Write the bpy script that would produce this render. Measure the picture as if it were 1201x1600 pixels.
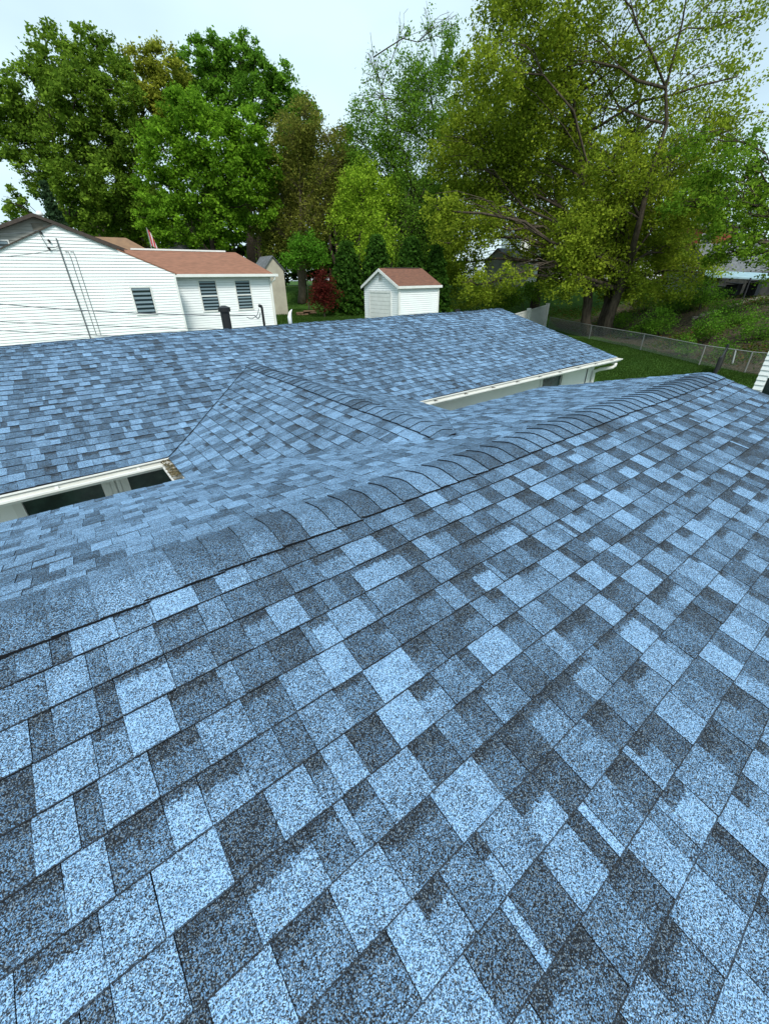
import bpy, math, random
import numpy as np
from mathutils import Matrix, Vector
random.seed(7); rng = np.random.default_rng(7)
SC = bpy.context.scene
for o in list(bpy.data.objects): bpy.data.objects.remove(o)

# ---------------------------------------------------------------- camera
F = 636.3                       # focal length in photo pixels (1201 x 1600)
R3 = np.array([[0.79221277, -0.31044502, 0.52537873],
               [-0.61013815, -0.38683737, 0.69143929],
               [-0.01141776, -0.86832064, -0.49587186]])
CAM = np.array([0.0, 0.0, 4.3])
cd = bpy.data.cameras.new('camera'); cam = bpy.data.objects.new('camera', cd)
SC.collection.objects.link(cam); SC.camera = cam
cd.sensor_fit = 'VERTICAL'; cd.sensor_height = 24; cd.sensor_width = 18
cd.lens = F / 1600 * 24; cd.clip_start = 0.05; cd.clip_end = 2000
cam.matrix_world = Matrix(((R3[0, 0], -R3[0, 1], -R3[0, 2], CAM[0]),
                           (R3[1, 0], -R3[1, 1], -R3[1, 2], CAM[1]),
                           (R3[2, 0], -R3[2, 1], -R3[2, 2], CAM[2]), (0, 0, 0, 1)))

# ---------------------------------------------------------------- world, sun, exposure
SUN_EL, SUN_AZ = math.radians(50), math.radians(207)      # azimuth clockwise from +Y
wd = bpy.data.worlds.new('World'); SC.world = wd; wd.use_nodes = True
nt = wd.node_tree; nt.nodes.clear()
wo = nt.nodes.new('ShaderNodeOutputWorld'); bg = nt.nodes.new('ShaderNodeBackground')
sky = nt.nodes.new('ShaderNodeTexSky'); sky.sky_type = 'NISHITA'; sky.sun_disc = False
sky.sun_elevation = SUN_EL; sky.sun_rotation = SUN_AZ
tc = nt.nodes.new('ShaderNodeTexCoord'); mp = nt.nodes.new('ShaderNodeMapping'); mp.inputs['Scale'].default_value = (1, 1, 2.5)
nz = nt.nodes.new('ShaderNodeTexNoise'); nz.inputs['Scale'].default_value = 1.6; nz.inputs['Detail'].default_value = 4
nz.inputs['Roughness'].default_value = 0.5
rp = nt.nodes.new('ShaderNodeMapRange'); rp.inputs[1].default_value = 0.35; rp.inputs[2].default_value = 0.65
rp.inputs[3].default_value = 0.62; rp.inputs[4].default_value = 1.0
mx = nt.nodes.new('ShaderNodeMix'); mx.data_type = 'RGBA'; mx.inputs[7].default_value = (6.3, 8.2, 9.1, 1)
L = nt.links.new
L(tc.outputs['Generated'], mp.inputs[0]); L(mp.outputs[0], nz.inputs['Vector']); L(nz.outputs[0], rp.inputs[0])
L(rp.outputs[0], mx.inputs[0]); L(sky.outputs[0], mx.inputs[6]); L(mx.outputs[2], bg.inputs[0])
bg.inputs[1].default_value = 0.11; L(bg.outputs[0], wo.inputs[0])
sl = bpy.data.lights.new('sun', 'SUN'); so = bpy.data.objects.new('sun', sl); SC.collection.objects.link(so)
sl.energy = 3.0; sl.angle = math.radians(16); sl.color = (1.0, 0.96, 0.88)
sd = Vector((math.sin(SUN_AZ) * math.cos(SUN_EL), math.cos(SUN_AZ) * math.cos(SUN_EL), math.sin(SUN_EL)))
so.rotation_euler = sd.to_track_quat('Z', 'Y').to_euler()
SC.view_settings.view_transform = 'Standard'; SC.view_settings.look = 'None'
SC.view_settings.exposure = 0.22; SC.view_settings.gamma = 1; SC.view_settings.use_curve_mapping = False

# ---------------------------------------------------------------- helpers
WL = {}
def wloc(o): return WL.get(o.name, np.zeros(3)) if o else np.zeros(3)
def tag(o, label=None, cat=None, group=None, kind=None):
    if label: o['label'] = label
    if cat: o['category'] = cat
    if group: o['group'] = group
    if kind: o['kind'] = kind
    return o
def empty(name, loc, parent=None):
    o = bpy.data.objects.new(name, None); SC.collection.objects.link(o)
    o.parent = parent; o.location = Vector(np.array(loc) - wloc(parent)); WL[o.name] = np.array(loc, float)
    o.empty_display_size = 0.3
    return o
def obj(name, V, Fc, mats, parent=None, mi=None, smooth=False, uv=None, tone=None):
    V = np.asarray(V, float); c = (V.min(0) + V.max(0)) / 2; c[2] = V[:, 2].min()
    me = bpy.data.meshes.new(name)
    me.from_pydata((V - c).tolist(), [], Fc)
    if not isinstance(mats, (list, tuple)): mats = [mats]
    for m in mats: me.materials.append(m)
    if mi is not None: me.polygons.foreach_set('material_index', mi)
    if smooth: me.polygons.foreach_set('use_smooth', [True] * len(me.polygons))
    if uv is not None:
        l = me.uv_layers.new(name='UVMap'); l.data.foreach_set('uv', np.asarray(uv, float).ravel())
    if tone is not None:
        a = me.attributes.new('tone', 'FLOAT_COLOR', 'CORNER'); a.data.foreach_set('color', np.asarray(tone, float).ravel())
    me.update()
    o = bpy.data.objects.new(name, me); SC.collection.objects.link(o)
    o.parent = parent; o.location = Vector(c - wloc(parent)); WL[o.name] = c
    return o
class MB:
    def __init__(s): s.v = []; s.f = []; s.m = []
    def add(s, V, Fc, m=0):
        n = len(s.v); s.v += [tuple(map(float, p)) for p in V]; s.f += [tuple(i + n for i in f) for f in Fc]; s.m += [m] * len(Fc)
    def box(s, a, b, m=0):
        (x0, y0, z0), (x1, y1, z1) = a, b
        V = [(x0, y0, z0), (x1, y0, z0), (x1, y1, z0), (x0, y1, z0), (x0, y0, z1), (x1, y0, z1), (x1, y1, z1), (x0, y1, z1)]
        s.add(V, [(0, 3, 2, 1), (4, 5, 6, 7), (0, 1, 5, 4), (1, 2, 6, 5), (2, 3, 7, 6), (3, 0, 4, 7)], m)
    def prism(s, poly, d, m=0):            # poly: 3D points, extruded by vector d
        n = len(poly); P = [np.array(p, float) for p in poly]; d = np.array(d, float)
        s.add(P + [p + d for p in P], [tuple(range(n))[::-1], tuple(range(n, 2 * n))] +
              [(i, (i + 1) % n, n + (i + 1) % n, n + i) for i in range(n)], m)
    def tube(s, pts, r, n=6, m=0, cap=True):
        pts = [np.array(p, float) for p in pts]
        rs = r if isinstance(r, (list, tuple, np.ndarray)) else [r] * len(pts)
        base = len(s.v); prev = None
        for i, p in enumerate(pts):
            t = pts[min(i + 1, len(pts) - 1)] - pts[max(i - 1, 0)]; t /= (np.linalg.norm(t) + 1e-9)
            if prev is None: prev = np.array([1, 0, 0.]) if abs(t[0]) < 0.8 else np.array([0, 1., 0])
            a = prev - t * (prev @ t); a /= (np.linalg.norm(a) + 1e-9); prev = a; b = np.cross(t, a)
            for k in range(n):
                q = 2 * math.pi * k / n; s.v.append(tuple(p + rs[i] * (math.cos(q) * a + math.sin(q) * b)))
        for i in range(len(pts) - 1):
            for k in range(n):
                k2 = (k + 1) % n
                s.f.append((base + i * n + k, base + i * n + k2, base + (i + 1) * n + k2, base + (i + 1) * n + k)); s.m.append(m)
        if cap:
            s.f.append(tuple(base + k for k in range(n))[::-1]); s.m.append(m)
            s.f.append(tuple(base + (len(pts) - 1) * n + k for k in range(n))); s.m.append(m)
    def build(s, name, mats, parent=None, smooth=False):
        return obj(name, s.v, s.f, mats, parent, s.m, smooth)
def ray(px, py): return R3 @ np.array([px - 600.5, py - 800.0, F])
def aty(px, py, Y): r = ray(px, py); return CAM + r * (Y / r[1])
FW = np.array([0.605, 0.796])
def atd(px, py, D):                         # point D metres ahead, and metres per photo pixel there
    r = ray(px, py); t = D / (r[:2] @ FW); return CAM + r * t, t

def mat(name, col, rough=0.8, metal=0.0, spec=0.3):
    m = bpy.data.materials.new(name); m.use_nodes = True
    b = m.node_tree.nodes['Principled BSDF']; b.inputs['Base Color'].default_value = (*col, 1)
    b.inputs['Roughness'].default_value = rough; b.inputs['Metallic'].default_value = metal
    b.inputs['Specular IOR Level'].default_value = spec
    return m
def nod(m, t, **kw):
    n = m.node_tree.nodes.new(t)
    for k, v in kw.items(): setattr(n, k, v)
    return n
def noisy(name, c1, c2, scale, rough=0.85, detail=6, lo=0.35, hi=0.65, bump=0.0, bscale=None, stretch=None, spec=0.2, dist=0.01):
    m = mat(name, c1, rough, spec=spec); T = m.node_tree; b = T.nodes['Principled BSDF']
    g = nod(m, 'ShaderNodeNewGeometry'); n = nod(m, 'ShaderNodeTexNoise'); n.inputs['Scale'].default_value = scale; n.inputs['Detail'].default_value = detail
    src = g.outputs['Position']
    if stretch:
        mpn = nod(m, 'ShaderNodeMapping'); mpn.inputs['Scale'].default_value = stretch; T.links.new(src, mpn.inputs[0]); src = mpn.outputs[0]
    T.links.new(src, n.inputs['Vector'])
    r = nod(m, 'ShaderNodeValToRGB'); r.color_ramp.elements[0].position = lo; r.color_ramp.elements[1].position = hi
    r.color_ramp.elements[0].color = (*c1, 1); r.color_ramp.elements[1].color = (*c2, 1)
    T.links.new(n.outputs[0], r.inputs[0]); T.links.new(r.outputs[0], b.inputs['Base Color'])
    if bump:
        n2 = nod(m, 'ShaderNodeTexNoise'); n2.inputs['Scale'].default_value = bscale or scale * 4; n2.inputs['Detail'].default_value = 4
        T.links.new(src, n2.inputs['Vector'])
        bp = nod(m, 'ShaderNodeBump'); bp.inputs['Strength'].default_value = bump; bp.inputs['Distance'].default_value = dist
        T.links.new(n2.outputs[0], bp.inputs['Height']); T.links.new(bp.outputs[0], b.inputs['Normal'])
    return m

# ---------------------------------------------------------------- materials
def shingle_material():
    m = mat('granule_shingle', (0.2, 0.25, 0.3), 0.85, spec=0.22); T = m.node_tree; b = T.nodes['Principled BSDF']; l = T.links.new
    at = nod(m, 'ShaderNodeAttribute', attribute_name='tone'); sp = nod(m, 'ShaderNodeSeparateColor'); l(at.outputs['Color'], sp.inputs[0])
    uv = nod(m, 'ShaderNodeUVMap'); su = nod(m, 'ShaderNodeSeparateXYZ'); l(uv.outputs[0], su.inputs[0])
    g = nod(m, 'ShaderNodeNewGeometry')
    # blend of granule colours: tone 0 dark .. 1 light, varied by a coarse drift and single granules
    n1 = nod(m, 'ShaderNodeTexNoise'); n1.inputs['Scale'].default_value = 14; n1.inputs['Detail'].default_value = 3; l(g.outputs['Position'], n1.inputs['Vector'])
    n2 = nod(m, 'ShaderNodeTexNoise'); n2.inputs['Scale'].default_value = 1.3; n2.inputs['Detail'].default_value = 2; l(g.outputs['Position'], n2.inputs['Vector'])
    vo = nod(m, 'ShaderNodeTexVoronoi'); vo.inputs['Scale'].default_value = 430; l(g.outputs['Position'], vo.inputs['Vector'])
    sv = nod(m, 'ShaderNodeSeparateColor'); l(vo.outputs['Color'], sv.inputs[0])
    def math_(op, a, c, clamp=False):
        n = nod(m, 'ShaderNodeMath', operation=op, use_clamp=clamp)
        for i, x in enumerate((a, c)):
            if isinstance(x, (int, float)): n.inputs[i].default_value = x
            else: l(x, n.inputs[i])
        return n.outputs[0]
    gr = math_('MULTIPLY', math_('SUBTRACT', sv.outputs[0], 0.5), 1.1)
    d1 = math_('MULTIPLY', math_('SUBTRACT', n1.outputs[0], 0.5), 0.45)
    d2 = math_('MULTIPLY', math_('SUBTRACT', n2.outputs[0], 0.5), 0.35)
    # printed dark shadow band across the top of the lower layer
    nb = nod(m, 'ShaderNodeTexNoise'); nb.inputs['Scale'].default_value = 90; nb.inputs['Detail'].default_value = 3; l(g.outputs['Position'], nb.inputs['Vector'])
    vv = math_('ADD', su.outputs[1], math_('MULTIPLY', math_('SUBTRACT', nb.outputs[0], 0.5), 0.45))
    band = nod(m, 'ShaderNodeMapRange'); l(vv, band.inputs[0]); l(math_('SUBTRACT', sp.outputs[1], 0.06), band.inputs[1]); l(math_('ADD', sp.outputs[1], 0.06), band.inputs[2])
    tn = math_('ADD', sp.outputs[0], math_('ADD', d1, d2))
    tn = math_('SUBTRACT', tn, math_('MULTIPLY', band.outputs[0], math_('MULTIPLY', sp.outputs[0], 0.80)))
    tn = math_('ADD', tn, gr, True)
    r = nod(m, 'ShaderNodeValToRGB'); cr = r.color_ramp
    cr.elements[0].position = 0.0; cr.elements[0].color = (0.008, 0.010, 0.013, 1)
    cr.elements[1].position = 1.0; cr.elements[1].color = (0.30, 0.50, 0.76, 1)
    for p, c in ((0.2, (0.023, 0.026, 0.030)), (0.42, (0.046, 0.074, 0.110)), (0.62, (0.090, 0.172, 0.290)), (0.82, (0.152, 0.304, 0.505))):
        e = cr.elements.new(p); e.color = (*c, 1)
    l(tn, r.inputs[0])
    # scattered pale and warm granules
    hi = math_('GREATER_THAN', sv.outputs[1], 0.90)
    mxr = nod(m, 'ShaderNodeMix', data_type='RGBA'); l(math_('MULTIPLY', hi, 0.38), mxr.inputs[0]); l(r.outputs[0], mxr.inputs[6]); mxr.inputs[7].default_value = (0.38, 0.47, 0.54, 1)
    # dark band along the butt edge: bare cut asphalt plus a painted shadow line
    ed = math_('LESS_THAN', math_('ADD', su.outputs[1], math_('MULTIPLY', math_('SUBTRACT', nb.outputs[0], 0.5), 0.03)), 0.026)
    # the same dark band down both flanks of a raised tab (blue channel carries its width)
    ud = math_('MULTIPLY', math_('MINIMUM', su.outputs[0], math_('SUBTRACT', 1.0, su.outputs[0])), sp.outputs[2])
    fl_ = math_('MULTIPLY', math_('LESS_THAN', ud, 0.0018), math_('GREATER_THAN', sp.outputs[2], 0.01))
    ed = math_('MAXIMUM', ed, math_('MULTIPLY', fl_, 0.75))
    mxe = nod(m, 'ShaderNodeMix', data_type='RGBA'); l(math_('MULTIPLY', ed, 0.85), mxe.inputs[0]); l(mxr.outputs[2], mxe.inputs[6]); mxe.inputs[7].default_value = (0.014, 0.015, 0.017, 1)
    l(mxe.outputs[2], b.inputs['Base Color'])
    bp = nod(m, 'ShaderNodeBump'); bp.inputs['Strength'].default_value = 0.45; bp.inputs['Distance'].default_value = 0.002
    l(sv.outputs[2], bp.inputs['Height']); l(bp.outputs[0], b.inputs['Normal'])
    return m
M_SH = shingle_material()
M_EDGE = mat('asphalt_cut_edge', (0.012, 0.013, 0.015), 0.9, spec=0.1)
M_DECK = mat('roofing_felt', (0.02, 0.022, 0.025), 0.9, spec=0.1)
M_WHITE = noisy('white_painted_metal', (0.78, 0.79, 0.77), (0.70, 0.71, 0.68), 3, 0.45, spec=0.4)
M_GUTIN = noisy('weathered_gutter', (0.50, 0.46, 0.36), (0.66, 0.63, 0.54), 9, 0.7)
M_SIDE = noisy('white_vinyl_siding', (0.86, 0.88, 0.88), (0.81, 0.84, 0.84), 1.2, 0.5, spec=0.35)
M_BACK = mat('sheathing', (0.30, 0.33, 0.34), 0.9)
M_WALL = noisy('off_white_wall', (0.84, 0.85, 0.83), (0.79, 0.80, 0.78), 2.5, 0.7)
M_GLASS = mat('dark_window_glass', (0.012, 0.022, 0.022), 0.06, spec=0.6)
M_GLASSG = noisy('mottled_green_glass', (0.010, 0.030, 0.028), (0.03, 0.07, 0.06), 5, 0.15, spec=0.6)  # base colour mottled in two dark greens
M_BLIND = mat('blue_grey_blind', (0.20, 0.27, 0.31), 0.6)
M_TAN = noisy('grey_beige_siding', (0.30, 0.30, 0.27), (0.36, 0.36, 0.33), 2, 0.7)
M_BEIGE = noisy('beige_boards', (0.46, 0.43, 0.34), (0.38, 0.35, 0.28), 2, 0.7)
M_ORANGE = noisy('rust_red_shingles', (0.29, 0.14, 0.092), (0.21, 0.105, 0.07), 3.5, 0.9, bump=0.8, bscale=6, stretch=(1, 1, 8))
M_ORANGE2 = noisy('brown_red_shingles', (0.21, 0.098, 0.066), (0.13, 0.066, 0.048), 4.5, 0.9, bump=0.8, bscale=6, stretch=(1, 1, 8))
M_BROWNR = noisy('tan_brown_shingles', (0.26, 0.16, 0.095), (0.20, 0.125, 0.08), 3, 0.9)
M_DARKR = noisy('dark_brown_trim', (0.055, 0.045, 0.04), (0.08, 0.065, 0.055), 6, 0.7)
M_GREYR = noisy('grey_shingles', (0.10, 0.11, 0.115), (0.16, 0.17, 0.18), 5, 0.9)
M_BLACK = mat('black_pipe_paint', (0.012, 0.012, 0.013), 0.45, spec=0.4)
M_CABLE = mat('grey_cable', (0.12, 0.13, 0.14), 0.6)
M_GALV = noisy('galvanised_steel', (0.26, 0.27, 0.26), (0.18, 0.19, 0.18), 20, 0.45, spec=0.5)
M_BRICK = noisy('red_brick', (0.30, 0.075, 0.045), (0.20, 0.055, 0.04), 6, 0.9)
M_AWN = noisy('blue_grey_awning', (0.32, 0.46, 0.52), (0.24, 0.37, 0.43), 3, 0.5)
M_DARK = mat('dark_furniture', (0.02, 0.022, 0.025), 0.6)
M_STONE = noisy('grey_stone', (0.26, 0.24, 0.20), (0.16, 0.15, 0.125), 3, 0.9, bump=0.5)
M_WOOD = noisy('dark_firewood', (0.10, 0.065, 0.04), (0.20, 0.13, 0.08), 8, 0.9)
M_BARK = noisy('grey_brown_bark', (0.040, 0.032, 0.024), (0.10, 0.08, 0.058), 7, 0.95, bump=0.9, bscale=14, stretch=(1, 1, 0.25), dist=0.05)
M_BARKD = noisy('dark_bark', (0.035, 0.028, 0.022), (0.07, 0.055, 0.042), 7, 0.95)
M_LITTER = noisy('leaf_debris', (0.16, 0.12, 0.06), (0.05, 0.05, 0.025), 30, 0.95)
M_NETTING = noisy('dark_screen_fabric', (0.022, 0.026, 0.024), (0.05, 0.05, 0.045), 4, 0.9)

def leaf_mat(name, transl=0.45):
    m = mat(name, (0.05, 0.1, 0.02), 0.8, spec=0.08); T = m.node_tree; b = T.nodes['Principled BSDF']; l = T.links.new
    at = nod(m, 'ShaderNodeAttribute', attribute_name='tone'); l(at.outputs['Color'], b.inputs['Base Color'])
    tr = nod(m, 'ShaderNodeBsdfTranslucent'); l(at.outputs['Color'], tr.inputs[0])
    mx = nod(m, 'ShaderNodeMixShader'); mx.inputs[0].default_value = transl
    l(b.outputs[0], mx.inputs[1]); l(tr.outputs[0], mx.inputs[2]); l(mx.outputs[0], T.nodes['Material Output'].inputs[0])
    return m
M_LEAF = leaf_mat('tree_leaf')

# ---------------------------------------------------------------- terrain
def sm(t): t = np.clip(t, 0, 1); return t * t * (3 - 2 * t)
def fdist(X, Y): return (X - 27.3) * 0.833 - (Y - 5.3) * 0.555
def ground(X, Y):
    X = np.asarray(X, float); Y = np.asarray(Y, float)
    h1 = 1.95 * sm((Y - 13.2) / 6.5) * (1 - sm((X - 22) / 8))
    R = X * FW[0] + Y * FW[1]
    h3 = 3.7 * sm((R - 36 - 7 * sm((X - 24) / 8)) / 13)
    d = fdist(X, Y)
    h2 = 2.7 * sm((d - 0.4) / 11)
    bump = 0.05 * np.sin(X * 0.9 + 1) * np.sin(Y * 0.8) * sm((np.hypot(X - 5, Y - 5) - 12) / 6)
    return np.maximum(np.maximum(h1, h2), h3) + bump
xs = np.concatenate([np.linspace(-500, -62, 10), np.linspace(-58, 98, 190), np.linspace(104, 700, 12)])
ys = np.concatenate([np.linspace(-400, -42, 8), np.linspace(-38, 98, 170), np.linspace(104, 700, 12)])
GX, GY = np.meshgrid(xs, ys); GZ = ground(GX, GY)
V = np.stack([GX, GY, GZ], -1).reshape(-1, 3); nx, ny = len(xs), len(ys)
Fc = [(j * nx + i, j * nx + i + 1, (j + 1) * nx + i + 1, (j + 1) * nx + i) for j in range(ny - 1) for i in range(nx - 1)]
def ground_mat():
    m = mat('lawn_and_soil', (0.03, 0.07, 0.015), 0.95, spec=0.1); T = m.node_tree; b = T.nodes['Principled BSDF']; l = T.links.new
    g = nod(m, 'ShaderNodeNewGeometry'); at = nod(m, 'ShaderNodeAttribute', attribute_name='dirt')
    n1 = nod(m, 'ShaderNodeTexNoise'); n1.inputs['Scale'].default_value = 0.8; n1.inputs['Detail'].default_value = 8; l(g.outputs['Position'], n1.inputs['Vector'])
    n2 = nod(m, 'ShaderNodeTexNoise'); n2.inputs['Scale'].default_value = 5; n2.inputs['Detail'].default_value = 6; l(g.outputs['Position'], n2.inputs['Vector'])
    r1 = nod(m, 'ShaderNodeValToRGB'); e = r1.color_ramp.elements; e[0].position = 0.3; e[1].position = 0.7
    e[0].color = (0.022, 0.060, 0.008, 1); e[1].color = (0.055, 0.120, 0.018, 1); l(n1.outputs[0], r1.inputs[0])
    r2 = nod(m, 'ShaderNodeValToRGB'); e = r2.color_ramp.elements; e[0].position = 0.35; e[1].position = 0.68
    e[0].color = (0.020, 0.024, 0.012, 1); e[1].color = (0.095, 0.072, 0.048, 1); l(n2.outputs[0], r2.inputs[0])
    ad = nod(m, 'ShaderNodeMath', operation='ADD'); l(at.outputs['Fac'], ad.inputs[0])
    s2 = nod(m, 'ShaderNodeMath', operation='MULTIPLY_ADD'); l(n2.outputs[0], s2.inputs[0]); s2.inputs[1].default_value = 0.8; s2.inputs[2].default_value = -0.4; l(s2.outputs[0], ad.inputs[1])
    mr = nod(m, 'ShaderNodeMapRange'); l(ad.outputs[0], mr.inputs[0]); mr.inputs[1].default_value = 0.4; mr.inputs[2].default_value = 0.6
    mx = nod(m, 'ShaderNodeMix', data_type='RGBA'); l(mr.outputs[0], mx.inputs[0]); l(r1.outputs[0], mx.inputs[6]); l(r2.outputs[0], mx.inputs[7]); l(mx.outputs[2], b.inputs['Base Color'])
    bp = nod(m, 'ShaderNodeBump'); bp.inputs['Strength'].default_value = 0.8; bp.inputs['Distance'].default_value = 0.06
    n3 = nod(m, 'ShaderNodeTexNoise'); n3.inputs['Scale'].default_value = 12; n3.inputs['Detail'].default_value = 6; l(g.outputs['Position'], n3.inputs['Vector'])
    l(n3.outputs[0], bp.inputs['Height']); l(bp.outputs[0], b.inputs['Normal'])
    return m
go = obj('ground', V, Fc, ground_mat(), smooth=True); tag(go, kind='structure')
dirt = sm((fdist(V[:, 0], V[:, 1]) + 0.6) / 1.0) * (V[:, 0] > 20) * (1 - 0.75 * sm((V[:, 0] * FW[0] + V[:, 1] * FW[1] - 41) / 8))
# bare ground in the narrow court between the roofs
dirt = np.maximum(dirt, ((V[:, 0] > -3) & (V[:, 0] < 8) & (V[:, 1] > -3) & (V[:, 1] < 7)).astype(float))
a = go.data.attributes.new('dirt', 'FLOAT', 'POINT'); a.data.foreach_set('value', dirt.astype(np.float32))

# ---------------------------------------------------------------- the shingled house
H0 = 4.3
house = tag(empty('house', (4, 3.5, 0)), 'white house under our feet, blue grey shingled roofs with two ridges and a cross gable', 'house')
TANP = 0.25; CP = math.cos(math.atan(TANP)); SP = math.sin(math.atan(TANP))
B_RY, B_RZ = 1.671, H0 - 1.0355           # near ridge
B_EY = 3.87; B_EZ = B_RZ - TANP * (B_EY - B_RY)
B_NY = -2.3546; B_NZ = B_RZ - TANP * (B_RY - B_NY)
BX0, BX1 = -0.74, 6.28
A_EY, A_EZ = 5.04, H0 - 1.755             # far roof eave
A_RY = 8.82; A_RZ = A_EZ + TANP * (A_RY - A_EY)
AX0, AX1 = -4.5, 11.22
CX, CZ = 2.63, H0 - 1.22; TANC = 0.277; CEX0, CEX1 = 0.70, 4.56
AAPEX = A_EY + (CZ - A_EZ) / TANP; BAPEX = B_RY + (B_RZ - CZ) / TANP
E = 0.1435
def warp(P):
    x, y = P[:, 0], P[:, 1]; Q = P.copy()
    Q[:, 2] += 0.007 * np.sin(x * 1.9 + y * 0.6) + 0.005 * np.sin(y * 3.1 - x * 1.1 + 1.0) + 0.0025 * np.sin(x * 5.3 + 2 * np.sin(y * 2.2))
    return Q
def clip(poly, region):
    out = poly
    n = len(region)
    for i in range(n):
        a, b = region[i], region[(i + 1) % n]; ex, ey = b[0] - a[0], b[1] - a[1]
        inp, out = out, []
        if not inp: return []
        for j in range(len(inp)):
            p, q = inp[j], inp[(j + 1) % len(inp)]
            dp = ex * (p[1] - a[1]) - ey * (p[0] - a[0]); dq = ex * (q[1] - a[1]) - ey * (q[0] - a[0])
            if dp >= 0: out.append(p)
            if (dp >= 0) != (dq >= 0):
                t = dp / (dp - dq); out.append((p[0] + t * (q[0] - p[0]), p[1] + t * (q[1] - p[1])))
    return out
def ccw(r):
    s = sum(r[i][0] * r[(i + 1) % len(r)][1] - r[(i + 1) % len(r)][0] * r[i][1] for i in range(len(r)))
    return r if s > 0 else r[::-1]
PATCH = []      # (V, F, mi, uv, tone, roof key)
def slope(key, O, A, U, a0, a1, ulen, regions, seed, drop=0.0):
    """Courses of laminated shingles. O: a point of the eave line, A along the eave, U up the slope."""
    r = random.Random(seed); O, A, U = map(lambda v: np.array(v, float), (O, A, U)); N = np.cross(A, U)
    if N[2] < 0: N = -N
    regions = [ccw(g) for g in regions]; flip = np.cross(A, U)[2] < 0
    rows = int(math.ceil(ulen / E))
    for k in range(rows):
        u0 = k * E + (r.random() - 0.5) * 0.003 - (0.012 if k == 0 else 0); a = a0 - r.random() * 0.3; ptn = 0.5; tooth = r.random() < 0.5; row_t = 0.0
        left = 0.0; rt = 0
        while a < a1:
            if tooth: w = r.choice([0.095, 0.115, 0.13, 0.145, 0.16, 0.185, 0.14])
            else: w = r.choice([0.055, 0.085, 0.105, 0.12, 0.135, 0.155, 0.12])
            if r.random() < 0.03: w = 0.035
            t = 0.0082 if tooth else 0.0046
            if tooth: tn = r.choice([0.30, 0.40, 0.47, 0.52, 0.58, 0.64, 0.66, 0.72, 0.80])
            else: tn = r.choice([0.17, 0.20, 0.26, 0.32, 0.40, 0.48, 0.60, 0.74])
            tn += (r.random() - 0.5) * 0.09
            if abs(tn - ptn) < 0.13: tn = ptn + (0.17 if (tn > ptn or ptn < 0.30) and ptn < 0.62 else -0.17)
            ptn = tn; tn -= 0.03
            if key == 'near': tn = 0.435 + (tn - 0.45) * 0.88
            if key != 'near': tn = {'main': 0.50, 'cross': 0.53}.get(key, 0.56) + (tn - 0.48) * 0.72  # farther slopes carry their brighter light as a lighter tone
            band = 2.0
            if not tooth and r.random() < 0.8: band = 0.58 + 0.26 * r.random()
            elif tooth and r.random() < 0.12: band = 0.70 + 0.15 * r.random()
            if key != 'near' and r.random() < 0.65: band = 2.0
            sk = (r.random() - 0.5) * 0.002; ja = 0.0005; top = 0.016
            ub = u0 + (r.random() - 0.5) * 0.0022; u1 = u0 + E + top
            c = 0.004 if tooth else 0.0
            P = [(a + ja + c, ub), (a + w - ja - c, ub + (r.random() - 0.5) * 0.002)]
            if c: P += [(a + w - ja, ub + c)]
            P += [(a + w - ja - (0.001 if tooth else 0) + sk, u1), (a + ja + (0.001 if tooth else 0) + sk, u1)]
            if c: P += [(a + ja, ub + c)]
            for reg in regions:
                Q = clip(P, reg) if reg else P
                if len(Q) < 3: continue
                ar = 0.5 * abs(sum(Q[i][0] * Q[(i + 1) % len(Q)][1] - Q[(i + 1) % len(Q)][0] * Q[i][1] for i in range(len(Q))))
                if ar < 2e-4: continue
                n = len(Q); qa = np.array([q[0] for q in Q]); qu = np.array([q[1] for q in Q])
                h = np.clip(t * (1 - (qu - ub) / (E + top)), 0.0, t)
                W = O + qa[:, None] * A + qu[:, None] * U
                Vt = warp(W + h[:, None] * N); Vb = warp(W + np.array([-0.003]) * N)
                f = [tuple(range(n)) if not flip else tuple(range(n))[::-1]]; mi = [0]
                for i in range(n):
                    j = (i + 1) % n; q = (i, n + i, n + j, j); f.append(q if not flip else q[::-1]); mi.append(1)
                uvp = np.stack([(qa - a) / w, (qu - ub) / E], -1)
                uvs = []
                for ff in f: uvs += [uvp[i % n] for i in ff]
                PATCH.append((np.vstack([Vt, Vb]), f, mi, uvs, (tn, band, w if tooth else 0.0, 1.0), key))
            a += w; tooth = not tooth if r.random() > 0.10 else tooth
rx = lambda x0, x1, y0, y1: [(x0, y0), (x1, y0), (x1, y1), (x0, y1)]
# near slope, under the camera: a = x, u from its eave up to the ridge
ln = (B_RY - B_NY) / CP
slope('near', (0, B_NY, B_NZ), (1, 0, 0), (0, CP, SP), BX0, BX1 , ln, [rx(BX0, BX1 + 0.012, -0.1, ln - 0.07)], 3)
# far slope of the same ridge
lf = (B_EY - B_RY) / CP; ub = (B_EY - BAPEX) / CP
ex_ = lambda v, uu: v + (v - CX) * .03 / uu        # valley line carried down past the eave
VB0 = CX - (CZ - B_EZ) / TANC; VB1 = CX + (CZ - B_EZ) / TANC
slope('far', (0, B_EY, B_EZ), (1, 0, 0), (0, -CP, SP), BX0, BX1, lf,
      [rx(BX0 - .0, BX1 + 0.012, ub, lf - 0.07), [(BX0, -.03), (ex_(VB0, ub), -.03), (CX, ub), (BX0, ub)], [(ex_(VB1, ub) + 0.022, -.03), (BX1 + .012, -.03), (BX1 + .012, ub), (CX + 0.022, ub)]], 11)
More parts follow.
